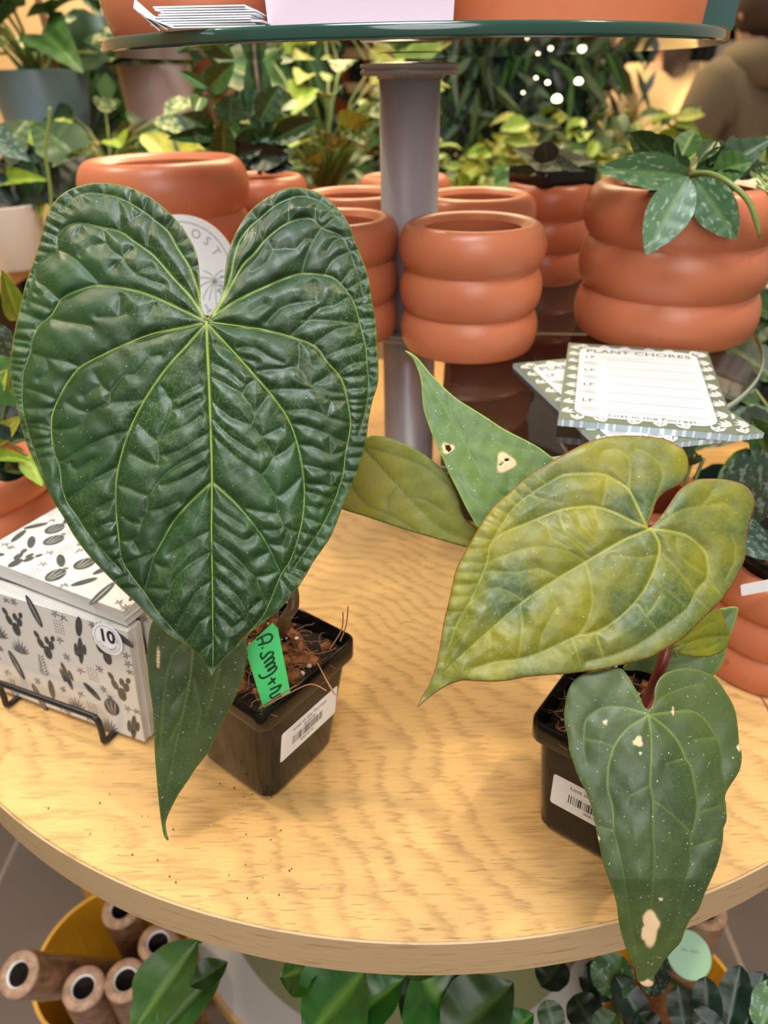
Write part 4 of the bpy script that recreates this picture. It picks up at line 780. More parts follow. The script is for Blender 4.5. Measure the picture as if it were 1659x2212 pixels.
# ------------------------------------------------------------------ generic leaves for the plants around
def shape_w(kind, t):
    if kind == 'ovate': return math.sin(PI*t**.85)**.8
    if kind == 'round': return math.sqrt(max(0, 1-(2*t-1)**2))
    if kind == 'lance': return math.sin(PI*t**.8)**1.25
    if kind == 'heart': return max(0, (1-t)**.75*1.0)*(1.0 if t > .12 else .65+.35*t/.12)*1.15
    if kind == 'arrow': return max(0, (1-t)**.9)*1.2
    if kind == 'strap': return (math.sin(PI*min(1, t*1.0)**.6))**.5
    return 1
_lm = {}
def leaf_mesh(kind, mt, fold=.25, curl=.35, wave=.0):
    key = (kind, mt, fold, curl, wave)
    if key in _lm: return _lm[key]
    nu, nv = 10, 14; vs = []; fs = []; vein = []
    for j in range(nv+1):
        t = j/nv; w_ = shape_w(kind, max(.001, min(.999, t)))
        for i in range(nu+1):
            u = (i/nu-.5)*2; x = u*w_*.5; y = t
            if kind in ('heart', 'arrow') and t < .15: y = t - (.15-t)*abs(u)*1.5*(1 if kind == 'heart' else 2)
            if kind == 'lobed': 
                lob = .5+.5*abs(math.cos(t*PI*3.2)); x = u*.5*(1-t)**.55*(.55+.45*lob if abs(u) > .5 else 1)*1.15
            z = fold*abs(x) - curl*t*t*.5 + wave*math.sin(t*14)*abs(u)*.05 + .012*math.cos(t*30)*min(1, abs(u)*3)
            vs.append((x, y, z)); vein.append(1.0 if i == nu//2 else (.0))
    for j in range(nv):
        for i in range(nu): a = j*(nu+1)+i; fs.append((a, a+1, a+nu+2, a+nu+1))
    me = bpy.data.meshes.new('leaf'); me.from_pydata(vs, [], fs); me.materials.append(M[mt]); me.polygons.foreach_set('use_smooth', [True]*len(fs))
    for nm, arr in (('vein', [v*.8 for v in vein]), ('rim', [0.]*len(vs)), ('spot', [0.]*len(vs))):
        a = me.attributes.new(nm, 'FLOAT', 'POINT'); a.data.foreach_set('value', arr)
    _lm[key] = me; return me
def put_leaf(parent, me, base, tip, width, nrm, name='leaf', label=None):
    ln = tip-base; L = ln.length; y = ln.normalized(); x = y.cross(nrm).normalized(); z = x.cross(y).normalized()
    o = bpy.data.objects.new(name, me); link(o, parent)
    MM = Matrix((x*width, y*L, z*L)).transposed().to_4x4(); MM.translation = base
    pw = Matrix.LocRotScale(parent.location, parent.rotation_euler, parent.scale); o.matrix_local = pw.inverted() @ MM
    return tag(o, label) if label else o
def LM(name, base, alt, vein, rough=.4, **k): M[name] = leafmat(name, base, alt, vein, rough, **k); return name
LM('lf_dark', (.014, .048, .012), (.035, .085, .022), (.07, .13, .03), .34, altscale=3)
LM('lf_mid', (.035, .10, .018), (.07, .16, .025), (.15, .25, .05), .42, altscale=3)
LM('lf_bright', (.17, .27, .015), (.32, .38, .03), (.35, .45, .08), .45, altscale=3)
LM('lf_yellow', (.38, .36, .03), (.15, .19, .015), (.5, .5, .15), .5, altscale=4)
LM('lf_varieg', (.06, .13, .03), (.60, .58, .28), (.3, .36, .1), .45, altscale=7, altlo=.5, althi=.56)
LM('lf_silver', (.035, .075, .05), (.20, .27, .22), (.05, .10, .05), .38, altscale=11, altlo=.52, althi=.60)
LM('lf_fleck', (.040, .110, .040), (.30, .38, .27), (.10, .20, .06), .33, altscale=9, altlo=.55, althi=.70)
LM('lf_deep', (.005, .016, .010), (.012, .034, .020), (.03, .06, .02), .3, altscale=3)
LM('lf_pale', (.26, .30, .20), (.18, .23, .13), (.3, .35, .2), .5)
LM('lf_grass', (.05, .085, .02), (.02, .04, .012), (.1, .13, .03), .5, altscale=3)
LM('lf_shine', (.02, .12, .012), (.012, .07, .012), (.14, .30, .04), .2, altscale=3)
LM('lf_burg', (.08, .018, .018), (.03, .012, .01), (.1, .03, .03), .4, altscale=3)
def rand_plant(name, loc, label, cat, n, r, h, kind, mt, size, seed, droop=.3, wr=.6, group=None, mats=None, stems=True, up=.5, stem_mat='petiole', spread0=.25):
    rnd = random.Random(seed); t = thing(name, loc, label, cat, group); L0 = Vector(loc); sb = MB()
    for k in range(min(n, 100)):
        a = rnd.uniform(0, 2*PI); q = rnd.uniform(spread0, 1)**.6; hz = rnd.uniform(.25, 1)*h
        base = L0+Vector((math.cos(a)*r*q, math.sin(a)*r*q, hz*(1-.25*q)))
        s = size*rnd.uniform(.65, 1.2); d = Vector((math.cos(a)*rnd.uniform(.5, 1), math.sin(a)*rnd.uniform(.5, 1), rnd.uniform(-droop, up))).normalized()
        tip = base+d*s; nn = (Vector((0, 0, 1))+Vector((rnd.uniform(-.5, .5), rnd.uniform(-1.3, .2), 0))).normalized()
        mm_ = rnd.choice(mats) if mats else mt
        put_leaf(t, leaf_mesh(kind, mm_, .25, rnd.choice((.2, .5))), base, tip, s*wr*rnd.uniform(.85, 1.1), nn)
        if stems and k < 60:
            sb.tube([L0+Vector((rnd.uniform(-.1, .1)*r, rnd.uniform(-.1, .1)*r, 0)), L0+(base-L0)*.55+Vector((0, 0, .15*h)), base], size*.022, 5)
    if stems and sb.v: sb.build('stem', M[stem_mat], t, True, True)
    return t
def planter(c, r0, r1, h, mt, label, z, name='planter', group=None, sides=48, cat='planter'):
    b = MB(); b.lathe([(0, 0), (r0*.97, 0), (r0, h*.02), (r1, h*.985), (r1-.001, h), (r1-.005, h), (r1-.006, h*.98), (r1-.008, h*.8), (0, h*.8)], sides); o = b.build(name, M[mt], None, sides > 12); o.location = (c[0], c[1], z)
    e = o.modifiers.new('edge', 'EDGE_SPLIT'); e.split_angle = math.radians(35)
    return tag(o, label, cat, group)
def AB(parent, rows, Y, kind, mt, dY=0, up=.45, fold=.25, curl=.25):
    for r_ in rows:
        bx, by, tx, ty, wp = r_[:5]; Yo = r_[5] if len(r_) > 5 and r_[5] is not None else 0; mm_ = r_[6] if len(r_) > 6 else mt
        base = aY(bx, by, Y); tip = aY(tx, ty, Y+Yo+dY); dep = (base).dot(FWD)-Vector((0, 0, CH)).dot(FWD)
        nn = ((Vector((0, 0, CH))-base).normalized()+Vector((0, 0, up))).normalized()
        put_leaf(parent, leaf_mesh(kind, mm_, fold, curl), base, tip, wp*dep/FP, nn)

# ---- plants on the glass shelf
Yh = .625
hy = thing('potted_hoya', (.256, .648, ZG+.10), 'trailing plant with silver flecked pointed leaves in the large ringed pot', 'potted plant')
AB(hy, [(1487,381,1298,362,74,-.05,'lf_fleck'),(1478,385,1402,414,30,-.03,'lf_fleck')], Yh-.015, 'ovate', 'lf_fleck', 0, .2, .1, .08)
AB(hy, [(1430,352,1360,278,56,.03),(1472,350,1388,286,44,.04),(1466,350,1506,272,56,.02,'lf_mid'),(1508,352,1549,293,46,.03),(1468,352,1412,308,34,.02),(1500,370,1614,322,52,.02),(1540,378,1664,296,66,-.01),(1538,378,1622,348,72,-.02,'lf_mid'),(1490,366,1450,346,34,-.02),(1585,332,1644,305,28,.03),(1600,382,1664,352,34,0),(1510,378,1560,330,40,.02),(1530,360,1590,300,44,.05),(1450,360,1420,330,40,.03),(1570,380,1640,372,36,.01),(1545,392,1600,372,30,-.02),(1420,370,1370,330,36,.05),(1560,350,1612,290,36,.06)], Yh, 'ovate', 'lf_dark', 0, .35)
AB(hy, [(1625,368,1680,420,34,-.05,'lf_varieg'),(1640,395,1690,470,36,-.05,'lf_varieg')], Yh, 'ovate', 'lf_varieg')
AB(hy, [(1487,382,1396,548,96,-.022),(1500,384,1592,517,84,-.012)], .566, 'ovate', 'lf_fleck', 0, .1, .1, .05)
b = MB(); b.tube(wt([aY(1488, 380, Yh-.01), aY(1530, 375, Yh-.04), aY(1575, 395, Yh-.06), aY(1620, 440, Yh-.07), aY(1642, 512, Yh-.075)]), [.0022, .0022, .0022]*5+[.0012]*2, 6); b.build('strap_leaf', M['petiole'], hy, True, True)
b = MB(); b.tube(wt([aY(1485, 382, Yh-.02), aY(1490, 362, Yh-.03), aY(1506, 340, Yh-.03)]), .0009, 5); b.tube(wt([aY(1495, 392, Yh), aY(1500, 370, Yh), aY(1540, 385, Yh)]), .0014, 5); b.tube([aY(1500, 420, Yh+.02), aY(1490, 375, Yh)], .002, 5); b.build('stem', M['fibre'], hy, True, True)
b = MB(); b.lathe([(0, 0), (.0555, 0), (.0555, .004), (0, .006)], 32, (.256, .648, ZG+.095)); b.build('potting_mix', M['soil'], hy, False, True)

nz = ZG+.086; np_ = thing('nursery_pot', (.188, .852, nz), 'low square black nursery pot with sparse arrow leaves, set in a ringed pot', 'potted plant', rz=0)
square_pot(np_, math.radians(24), (.188, .852), (.188, .852), nz, .030, .044, .070)
b = MB(); b.box((.188, .852, nz+.018), (.046, .046, .006), .42); b.build('potting_mix', M['soil'], np_, False, True)
Yn = .83
AB(np_, [(1182,350,1108,318,56,0,'lf_pale'),(1186,352,1292,344,48,.0,'lf_pale'),(1175,340,1222,306,36,.02,'lf_pale'),(1200,356,1262,366,34,-.02,'lf_silver')], Yn, 'arrow', 'lf_silver', 0, .3)
AB(np_, [(1180,352,1178,308,54,-.005,'lf_deep')], Yn-.01, 'round', 'lf_deep')
b = MB()
for x0, x1, yt in ((1178, 1180, 345), (1188, 1184, 350), (1196, 1186, 352), (1168, 1176, 340)): b.tube(wt([aY(x0, 378, Yn), aY((x0+x1)/2+4, 362, Yn), aY(x1, yt, Yn)]), .0011, 5)
b.build('stem', M['fibre'], np_, True, True)

rb = thing('rubber_plant', (-.140, .915, ZG+.09), 'rubber plant with thick rounded dark leaves rising from a ringed pot at the back left', 'potted plant'); Yr = .90
AB(rb, [(450,192,502,138,52,-.02,'lf_mid'),(452,192,386,152,24,0,'lf_mid'),(475,293,364,298,30,-.03),(462,285,394,248,50,-.02),(482,345,484,262,54,-.03,'lf_mid'),(496,268,500,204,66,0,'lf_dark'),(560,262,604,185,58,.0,'lf_dark'),(590,302,684,256,48,-.02),(575,330,545,92,62,.05,'lf_dark'),(525,262,550,180,50,.03),(470,310,420,290,44,-.02),(500,330,602,286,54,.0),(530,345,620,335,56,-.02,'lf_deep'),(490,345,560,320,50,-.03,'lf_deep'),(560,352,630,358,44,-.02,'lf_deep'),(420,250,436,200,36,.05,'lf_mid'),(600,240,640,205,44,.05,'lf_mid'),(605,140,640,100,50,.06,'lf_mid'),(520,300,470,255,40,0,'lf_mid')], Yr, 'ovate', 'lf_dark', 0, .15, .3, .2)
b = MB(); b.tube(wt([aY(500, 375, Yr), aY(480, 300, Yr), aY(455, 230, Yr), aY(448, 185, Yr)]), [.0035]*9+[.002]*4, 7); b.tube(wt([aY(560, 375, Yr), aY(575, 300, Yr+.02), aY(560, 200, Yr+.03), aY(545, 90, Yr+.05)]), .003, 7); b.build('stem', M['petiole_brown'], rb, True, True)

# ---- on the far-left: plants on the table and on shelves behind
arr = thing('arrowhead_plant', (-.405, .625, .09), 'leafy green plant growing in the ringed pot at the left edge', 'potted plant'); Ya = .56
AB(arr, [(60,985,88,1042,52,-.03,'lf_bright'),(-20,985,58,990,30,-.02,'lf_bright'),(-60,880,62,940,90,0,'lf_deep'),(-40,1010,60,1020,60,.02,'lf_deep'),(-40,770,60,880,100,0,'lf_mid'),(-60,690,48,800,80,.03,'lf_silver'),(-30,900,50,850,70,.03,'lf_deep'),(40,690,12,602,48,-.04,'lf_bright'),(-10,960,40,900,40,0,'lf_yellow'),(-20,860,10,800,40,0,'lf_yellow'),(20,960,70,930,40,.04,'lf_mid'),(10,1020,80,1000,60,.05,'lf_dark')], Ya, 'ovate', 'lf_mid', 0, .4)
b = MB(); b.tube(wt([aY(-30, 1040, Ya), aY(10, 960, Ya), aY(45, 975, Ya), aY(62, 988, Ya)]), .0012, 5); b.tube([aY(-20, 1050, Ya), aY(-60, 800, Ya)], .0015, 5); b.tube(wt([aY(-20, 1040, Ya), aY(20, 820, Ya), aY(40, 690, Ya-.02)]), .0013, 5); b.build('stem', M['petiole'], arr, True, True)

M['blue_planter'] = mat('blue_grey_ceramic', (.12, .19, .215), .35, .5, var=.15, vscale=6)
M['pink_planter'] = mat('dusty_pink_ceramic', (.52, .37, .35), .5)
M['lav_planter'] = mat('lavender_ceramic', (.72, .60, .70), .55)
M['teal_planter'] = mat('dark_teal_ceramic', (.035, .105, .095), .45)
M['stone_planter'] = mat('pale_stone_ceramic', (.50, .44, .37), .6)
# left rear shelf carrying planters
def aYs(x, y, Y): return aY(x, y, Y)
sh = thing('plant_bench', (-.98, 1.55, ZF), 'black metal plant bench with a light wood board at the back left', 'shelf')
b = MB(); b.box((-1.03, 1.55, .262), (.80, .40, .022)); b.build('board', M['oak_plain'], sh, False, True)
b = MB(); b.box((-1.03, 1.35, .235), (.80, .02, .03)); b.box((-1.03, 1.75, .235), (.80, .02, .03)); b.build('frame', M['blackmetal'], sh, False, True)
for x_, y_ in ((-1.43, 1.36), (-.65, 1.36), (-1.43, 1.74), (-.65, 1.74)): b = MB(); b.box((x_, y_, (.22+ZF)/2), (.03, .03, .22-ZF)); b.build('leg', M['blackmetal'], sh, False, True)
pB = aYs(113, 300, 1.5); planter((pB.x, 1.5), .062, .085, .158, 'blue_planter', 'blue grey tapered planter holding a big leafy plant, upper left', .273)
rand_plant('philodendron', (pB.x, 1.5, .41), 'big leafed dark green plant in the blue grey planter', 'potted plant', 22, .13, .14, 'heart', 'lf_mid', .14, 71, mats=['lf_dark', 'lf_dark', 'lf_mid', 'lf_varieg'], up=.25)
b_ = aYs(100, 60, 1.48)
st1 = thing('stake', (b_.x, 1.48, .40), 'reddish brown stake rising out of the blue grey planter', 'stake'); b = MB(); b.tube([(b_.x+.01, 1.48, .36), (b_.x-.02, 1.48, .75)], .006, 8); b.build('rod', M['coir'], st1, True, True)
# front-left lower bench with white planter
sh2 = thing('plant_bench', (-.78, 1.12, ZF), 'small black stand with a light wood board carrying the pale stone planter', 'shelf')
zq = aY(40, 568, 1.12).z
b = MB(); b.box((-.74, 1.12, zq-.010), (.42, .26, .020)); b.build('board', M['oak_plain'], sh2, False, True)
b = MB(); b.box((-.74, 1.13, (zq-.02+ZF)/2), (.30, .16, zq-.02-ZF)); b.build('cabinet', M['blackmetal'], sh2, False, True)
pw_ = aY(35, 560, 1.10); planter((pw_.x, 1.10), .044, .052, .085, 'stone_planter', 'pale stone planter on the light wood board at the left edge', zq)
ss = thing('saucer', (pw_.x, 1.10, zq+.0), 'stone', 'saucer'); bpy.data.objects.remove(ss)
cl = thing('climbing_plant', (pw_.x, 1.10, zq+.07), 'plant with large dim leaves and orange stems in the pale stone planter', 'potted plant'); Yc = 1.1
AB(cl, [(70,450,105,400,50,0,'lf_bright'),(30,420,110,330,110,0,'lf_dark'),(0,440,-60,300,120,0,'lf_deep'),(120,440,190,330,110,.05,'lf_deep'),(60,420,30,270,110,.05,'lf_deep'),(10,390,90,380,46,-.04,'lf_bright'),(150,330,60,250,110,.06,'lf_dark'),(0,330,60,250,90,.06,'lf_dark'),(-20,300,60,340,70,-.02,'lf_silver'),(100,400,180,420,90,.08,'lf_deep')], Yc, 'heart', 'lf_dark')
b = MB(); b.tube(wt([aY(30, 455, Yc), aY(15, 400, Yc), aY(-10, 330, Yc)]), .003, 6); b.tube([aY(40, 455, Yc), aY(36, 400, Yc)], .003, 6); b.build('stem', M['coir'], cl, True, True)
b = MB(); b.tube(wt([aY(112, 460, Yc-.1), aY(108, 400, Yc-.1), aY(98, 330, Yc-.1), aY(105, 270, Yc-.1), aY(108, 232, Yc-.1)]), .0022, 6); b.build('aerial_root', M['petiole'], cl, True, True)
# pink planter and pothos
pp_ = aY(362, 335, 1.7); planter((pp_.x, 1.7), .062, .072, .175, 'pink_planter', 'tall dusty pink planter behind the widest ringed pot', aY(362, 350, 1.7).z)
sp = thing('plinth', (pp_.x, 1.7, ZF), 'wooden plinth under the dusty pink planter', 'plinth'); b = MB(); zz_ = aY(362, 350, 1.7).z; b.box((pp_.x-.02, 1.74, (zz_-.002+ZF)/2), (.24, .24, zz_-.002-ZF)); b.build('block', M['oak_plain'], sp, False, True)
rand_plant('dark_foliage_plant', (pp_.x, 1.7, zz_+.16), 'dense dark green plant filling the dusty pink planter', 'potted plant', 60, .13, .13, 'ovate', 'lf_dark', .09, 72, mats=['lf_dark', 'lf_mid', 'lf_mid'])
vp = aY(230, 300, 1.35); sp = thing('plinth', (vp.x, 1.36, ZF), 'slim plinth under the yellow green variegated plant', 'plinth'); b = MB(); b.box((vp.x, 1.36, (.20+ZF)/2), (.20, .16, .20-ZF)); b.build('block', M['oak_plain'], sp, False, True)
planter((vp.x, 1.36), .05, .06, .09, 'stone_planter', 'small pale planter holding the variegated trailing plant', .20)
rand_plant('variegated_pothos', (vp.x, 1.36, .28), 'trailing plant with yellow splashed leaves between the blue and pink planters', 'potted plant', 44, .13, .10, 'ovate', 'lf_varieg', .085, 73, mats=['lf_varieg', 'lf_yellow', 'lf_bright', 'lf_dark'], droop=.6)

# ---- back display: counter with plants, crates of clay pots
ct_ = thing('plant_counter', (.55, 2.35, ZF), 'long low wooden counter carrying the green plants beyond the display', 'counter')
b = MB(); b.box((.80, 2.05, .055), (2.2, .75, .03)); b.build('counter_top', M['oak_plain'], ct_, False, True); b = MB(); b.box((.80, 2.05, (.04+ZF)/2), (2.1, .65, .04-ZF)); b.build('cabinet', M['walnut'], ct_, False, True)
rk = thing('pot_rack', (-.26, 2.35, ZF), 'wooden rack of clay pots standing behind the rubber plant', 'rack')
zs = [aY(720, 378, 2.3).z, aY(720, 296, 2.3).z, aY(720, 180, 2.3).z, aY(720, 60, 2.3).z]
for z_ in zs: b = MB(); b.box((-.22, 2.42, z_-.012), (.66, .28, .022)); b.build('shelf_board', M['oak_plain'], rk, False, True)
for x_ in (-.55, .11): b = MB(); b.box((x_, 2.42, (zs[-1]+zs[0])/2), (.02, .28, zs[-1]-zs[0]+.1)); b.build('side_panel', M['walnut'], rk, False, True)
b = MB(); b.box((-.22, 2.565, (zs[-1]+zs[0])/2), (.66, .01, zs[-1]-zs[0]+.1)); b.build('back_panel', M['walnut'], rk, False, True)
pb = MB(); pb.lathe([(0, 0), (.028, 0), (.036, .055), (.040, .056), (.041, .074), (.037, .075), (.033, .056), (.0, .05)], 24); cp = pb.build('clay_pot', M['terra2'], None, True)
pb2 = MB(); pb2.lathe([(0, 0), (.056, 0), (.070, .10), (.076, .102), (.077, .132), (.070, .133), (.066, .10), (0, .09)], 28); cp2 = pb2.build('clay_pot', M['terra2'], None, True)
first = True
for i in range(7):
    o = cp if i == 0 else cp.copy()
    if i: link(o)
    o.location = (-.50+i*.089, 2.36, zs[0]-.001+.001); tag(o, 'small clay pot in the row on the lowest rack board', 'clay pot', 'small clay pots on the lowest board')
for j, zr in enumerate((zs[1], zs[2])):
    for i in range(4):
        o = cp2 if (i == 0 and j == 0) else cp2.copy()
        if not (i == 0 and j == 0): link(o)
        o.location = (-.455+i*.160, 2.37, zr); tag(o, ['clay pot on the middle rack board', 'clay pot on the upper rack board'][j], 'clay pot', ['clay pots on the middle board', 'clay pots on the upper board'][j])
rand_plant('yellow_green_plant', (-.10, 1.55, .22), 'yellow and green leafed bushy plant left of the steel pole', 'potted plant', 60, .15, .26, 'ovate', 'lf_bright', .10, 81, mats=['lf_bright', 'lf_mid', 'lf_varieg', 'lf_mid', 'lf_yellow'])
sp = thing('plinth', (-.10, 1.55, ZF), 'wooden plinth behind the glass shelf left of the pole', 'plinth'); b = MB(); b.box((-.10, 1.55, (.10+ZF)/2), (.22, .22, .10-ZF)); b.build('block', M['oak_plain'], sp, False, True)
planter((-.10, 1.55), .055, .07, .12, 'terra2', 'clay planter of the yellow green plant', .10)
# low fillers visible between the pots
for i, (px_, py_, Y_, n_, rr_, hh_, sz, ms, lb) in enumerate([
  (1005, 418, 1.45, 60, .10, .05, .055, ['lf_bright', 'lf_mid', 'lf_bright'], 'bright green bushy plant low behind the pole on the right'),
  (700, 395, 1.9, 60, .16, .07, .07, ['lf_mid', 'lf_grass'], 'low green plant in front of the pot rack'),
  (1110, 395, 1.75, 90, .20, .11, .06, ['lf_mid', 'lf_yellow', 'lf_yellow', 'lf_bright'], 'leafy olive green plant behind the black nursery pot'),
  (1285, 380, 1.75, 100, .20, .17, .055, ['lf_yellow', 'lf_bright', 'lf_yellow', 'lf_grass'], 'yellow green bush between the cream coated person and the glass shelf'),
  (1500, 385, 1.8, 80, .20, .10, .06, ['lf_yellow', 'lf_yellow', 'lf_mid'], 'pale green plant right behind the flecked leaves'),
  (1640, 400, 1.5, 60, .14, .10, .07, ['lf_mid', 'lf_bright'], 'green plant behind the flecked leaves at the right edge')]):
    p_ = aY(px_, py_, Y_)
    if Y_ < 1.7 and True:
        q = thing('plinth', (p_.x, Y_, ZF), ['wooden plinth low behind the pole', '', '', '', '', 'wooden plinth at the right edge behind the flecked plant'][i], 'plinth'); b = MB(); b.box((p_.x, Y_, (p_.z-.10+ZF)/2), (.2, .2, p_.z-.10-ZF)); b.build('block', M['oak_plain'], q, False, True); pz = p_.z-.10
    else: pz = .071
    planter((p_.x, Y_), .06, .075, max(.06, p_.z-pz), 'terra2', 'clay planter under the '+lb, pz)
    rand_plant('bushy_plant', (p_.x, Y_, p_.z-.02), lb, 'potted plant', n_, rr_, hh_, 'ovate', 'lf_mid', sz, 90+i, mats=ms, droop=.5)
# big weeping fig / palm mass right of the pole
def palm(px_, Y_, z0, z1, r, n, seed, label, mt='lf_grass', L_=.16, w_=.016, name='weeping_palm'):
    rnd = random.Random(seed); c = aY(px_, 300, Y_); t = thing(name, (c.x, Y_, z0), label, 'potted plant')
    for k in range(100):
        q = Vector((c.x+rnd.gauss(0, r*.45), Y_+rnd.gauss(0, r*.4), rnd.uniform(z0+.12, z1))); d = Vector((rnd.uniform(-.5, .5), rnd.uniform(-.3, .3), rnd.uniform(-1, -.2))).normalized()
        put_leaf(t, leaf_mesh('lance', rnd.choice([mt, 'lf_deep', 'lf_mid', 'lf_deep']), .2, .3), q, q+d*L_*rnd.uniform(.7, 1.2), w_*rnd.uniform(.8, 1.5), Vector((rnd.uniform(-.6, .6), -1, .5)).normalized())
    vs = []; fs = []
    for k in range(n):
        q = Vector((c.x+rnd.gauss(0, r*.5), Y_+rnd.gauss(0, r*.4), rnd.uniform(z0+.05, z1))); d = Vector((rnd.uniform(-.55, .55), rnd.uniform(-.3, .3), rnd.uniform(-1, -.1))).normalized()*L_*rnd.uniform(.6, 1.1)
        x = d.cross(Vector((rnd.uniform(-.6, .6), -1, .4))).normalized()*w_*.6; b0 = len(vs); vs += [q, q+d*.35+x, q+d, q+d*.35-x]; fs.append((b0, b0+1, b0+2, b0+3))
    f = mesh_obj('foliage', vs, fs, M['lf_deep'], t, False, True, [M['lf_deep'], M[mt], M['lf_mid']], [k % 3 for k in range(len(fs))]); f['kind'] = 'stuff'
    b = MB()
    for k in range(5): b.tube(wt([(c.x+k*.01-.02, Y_, z0), (c.x+rnd.uniform(-.1, .1), Y_, (z0+z1)/2), (c.x+rnd.uniform(-.25, .25)*r*3, Y_, z1)]), .006, 6)
    b.build('trunk', M['coir'], t, True, True)
    return t
palm(1060, 2.1, .07, .62, .19, 700, 5, 'dense dark weeping plant right of the steel pole')
palm(1205, 2.2, .07, .60, .17, 420, 6, 'second dark weeping plant, beside the cream coated person', L_=.13)
palm(620, 2.05, .20, .62, .12, 250, 8, 'loose green plant with long leaves in front of the clay pots', 'lf_mid', .16, .03, 'leafy_plant')
palm(285, 2.2, .25, .50, .10, 120, 9, 'green plant with upright leaves left of the high glass shelf', 'lf_mid', .14, .04, 'leafy_plant')
# bookcase, lights, people
bc = thing('bookcase', (1.45, 4.6, ZF), 'black bookcase with pale books and boxes in the far right background', 'bookcase')
for x_ in (.85, 1.45, 2.05): b = MB(); b.box((x_, 4.6, (.62+ZF)/2), (.03, .35, .62-ZF)); b.build('side_panel', M['blackmetal'], bc, False, True)
for z_ in (-.6, -.2, .12, .36, .61): b = MB(); b.box((1.45, 4.6, z_), (1.2, .35, .02)); b.build('shelf_board', M['blackmetal'], bc, False, True)
b = MB(); b.box((1.45, 4.78, (.62+ZF)/2), (1.2, .02, .62-ZF)); b.build('back_panel', M['blackmetal'], bc, False, True)
M['book1'] = mat('cream_book', (.62, .50, .36), .6); M['book2'] = mat('coral_book', (.66, .16, .08), .6); M['book3'] = mat('grey_book', (.3, .3, .32), .6)
for i, (x_, z_, w_, h_, mm_) in enumerate([(.98, .37, .07, .20, 'book1'), (1.10, .37, .12, .17, 'book1'), (1.24, .37, .10, .20, 'book3'), (1.22, .13, .16, .20, 'book1'), (1.02, .13, .1, .15, 'book3'), (1.17, -.19, .15, .22, 'book2'), (1.36, -.19, .1, .16, 'book1'), (.98, -.19, .1, .2, 'book3'), (1.7, .13, .16, .18, 'book1'), (1.85, .37, .12, .18, 'book3'), (1.6, -.19, .12, .2, 'book1')]):
    b = MB(); b.box((0, 0, h_/2), (w_, .03 if i % 2 else .05, h_)); o = b.build('boxed_book', M[mm_]); o.location = (x_, 4.47, z_); bevel(o, .004); tag(o, ['narrow cream box at the left end of the upper bookcase shelf', 'wide cream box beside the narrow one, upper shelf', 'grey box on the upper shelf', 'large framed cream box on the middle shelf', 'dark grey box at the left of the middle shelf', 'coral red box on the lower shelf', 'small cream box beside the coral one', 'grey box left of the coral one', 'cream box at the right of the middle shelf, behind the person', 'grey box at the far right of the upper shelf', 'cream box right of centre on the lower shelf'][i], 'box')
cp_ = thing('lit_counter', (2.35, 4.15, ZF), 'far counter with glowing lamps between the two people', 'counter'); b = MB(); b.box((2.45, 4.15, (-.02+ZF)/2), (.6, .4, -.02-ZF)); b.build('block', M['oak_plain'], cp_, False, True)
M['glow'] = emit('warm_lamp_glow', (1, .78, .5), 6)
for i, (x_, y_, Y_, r_) in enumerate([(1507, 225, 3.85, .045), (1520, 190, 3.9, .04), (1488, 248, 3.8, .036), (1515, 252, 3.75, .034), (1203, 213, 1.88, .011), (1250, 175, 1.92, .009), (1183, 178, 1.9, .005), (1158, 168, 1.9, .0035), (1130, 200, 1.86, .003)]):
    q = aY(x_, y_, Y_); b = MB(); b.lathe([(0, -1), (.8, -.8), (1, -.1), (.75, .6), (.25, 1), (0, 1)], 16); o = b.build('globe_lamp', M['glow'], None, True); o.location = q; o.scale = (r_, r_, r_*.7); b = MB(); b.tube([(0, 0, .9), (0, 0, (2.2-q.z)/(r_*.7))], .06, 6); b.build('cord', M['blackmetal'], o); tag(o, 'small glowing warm shop lamp blurred in the far background', 'lamp', 'blurred warm lamps far behind')
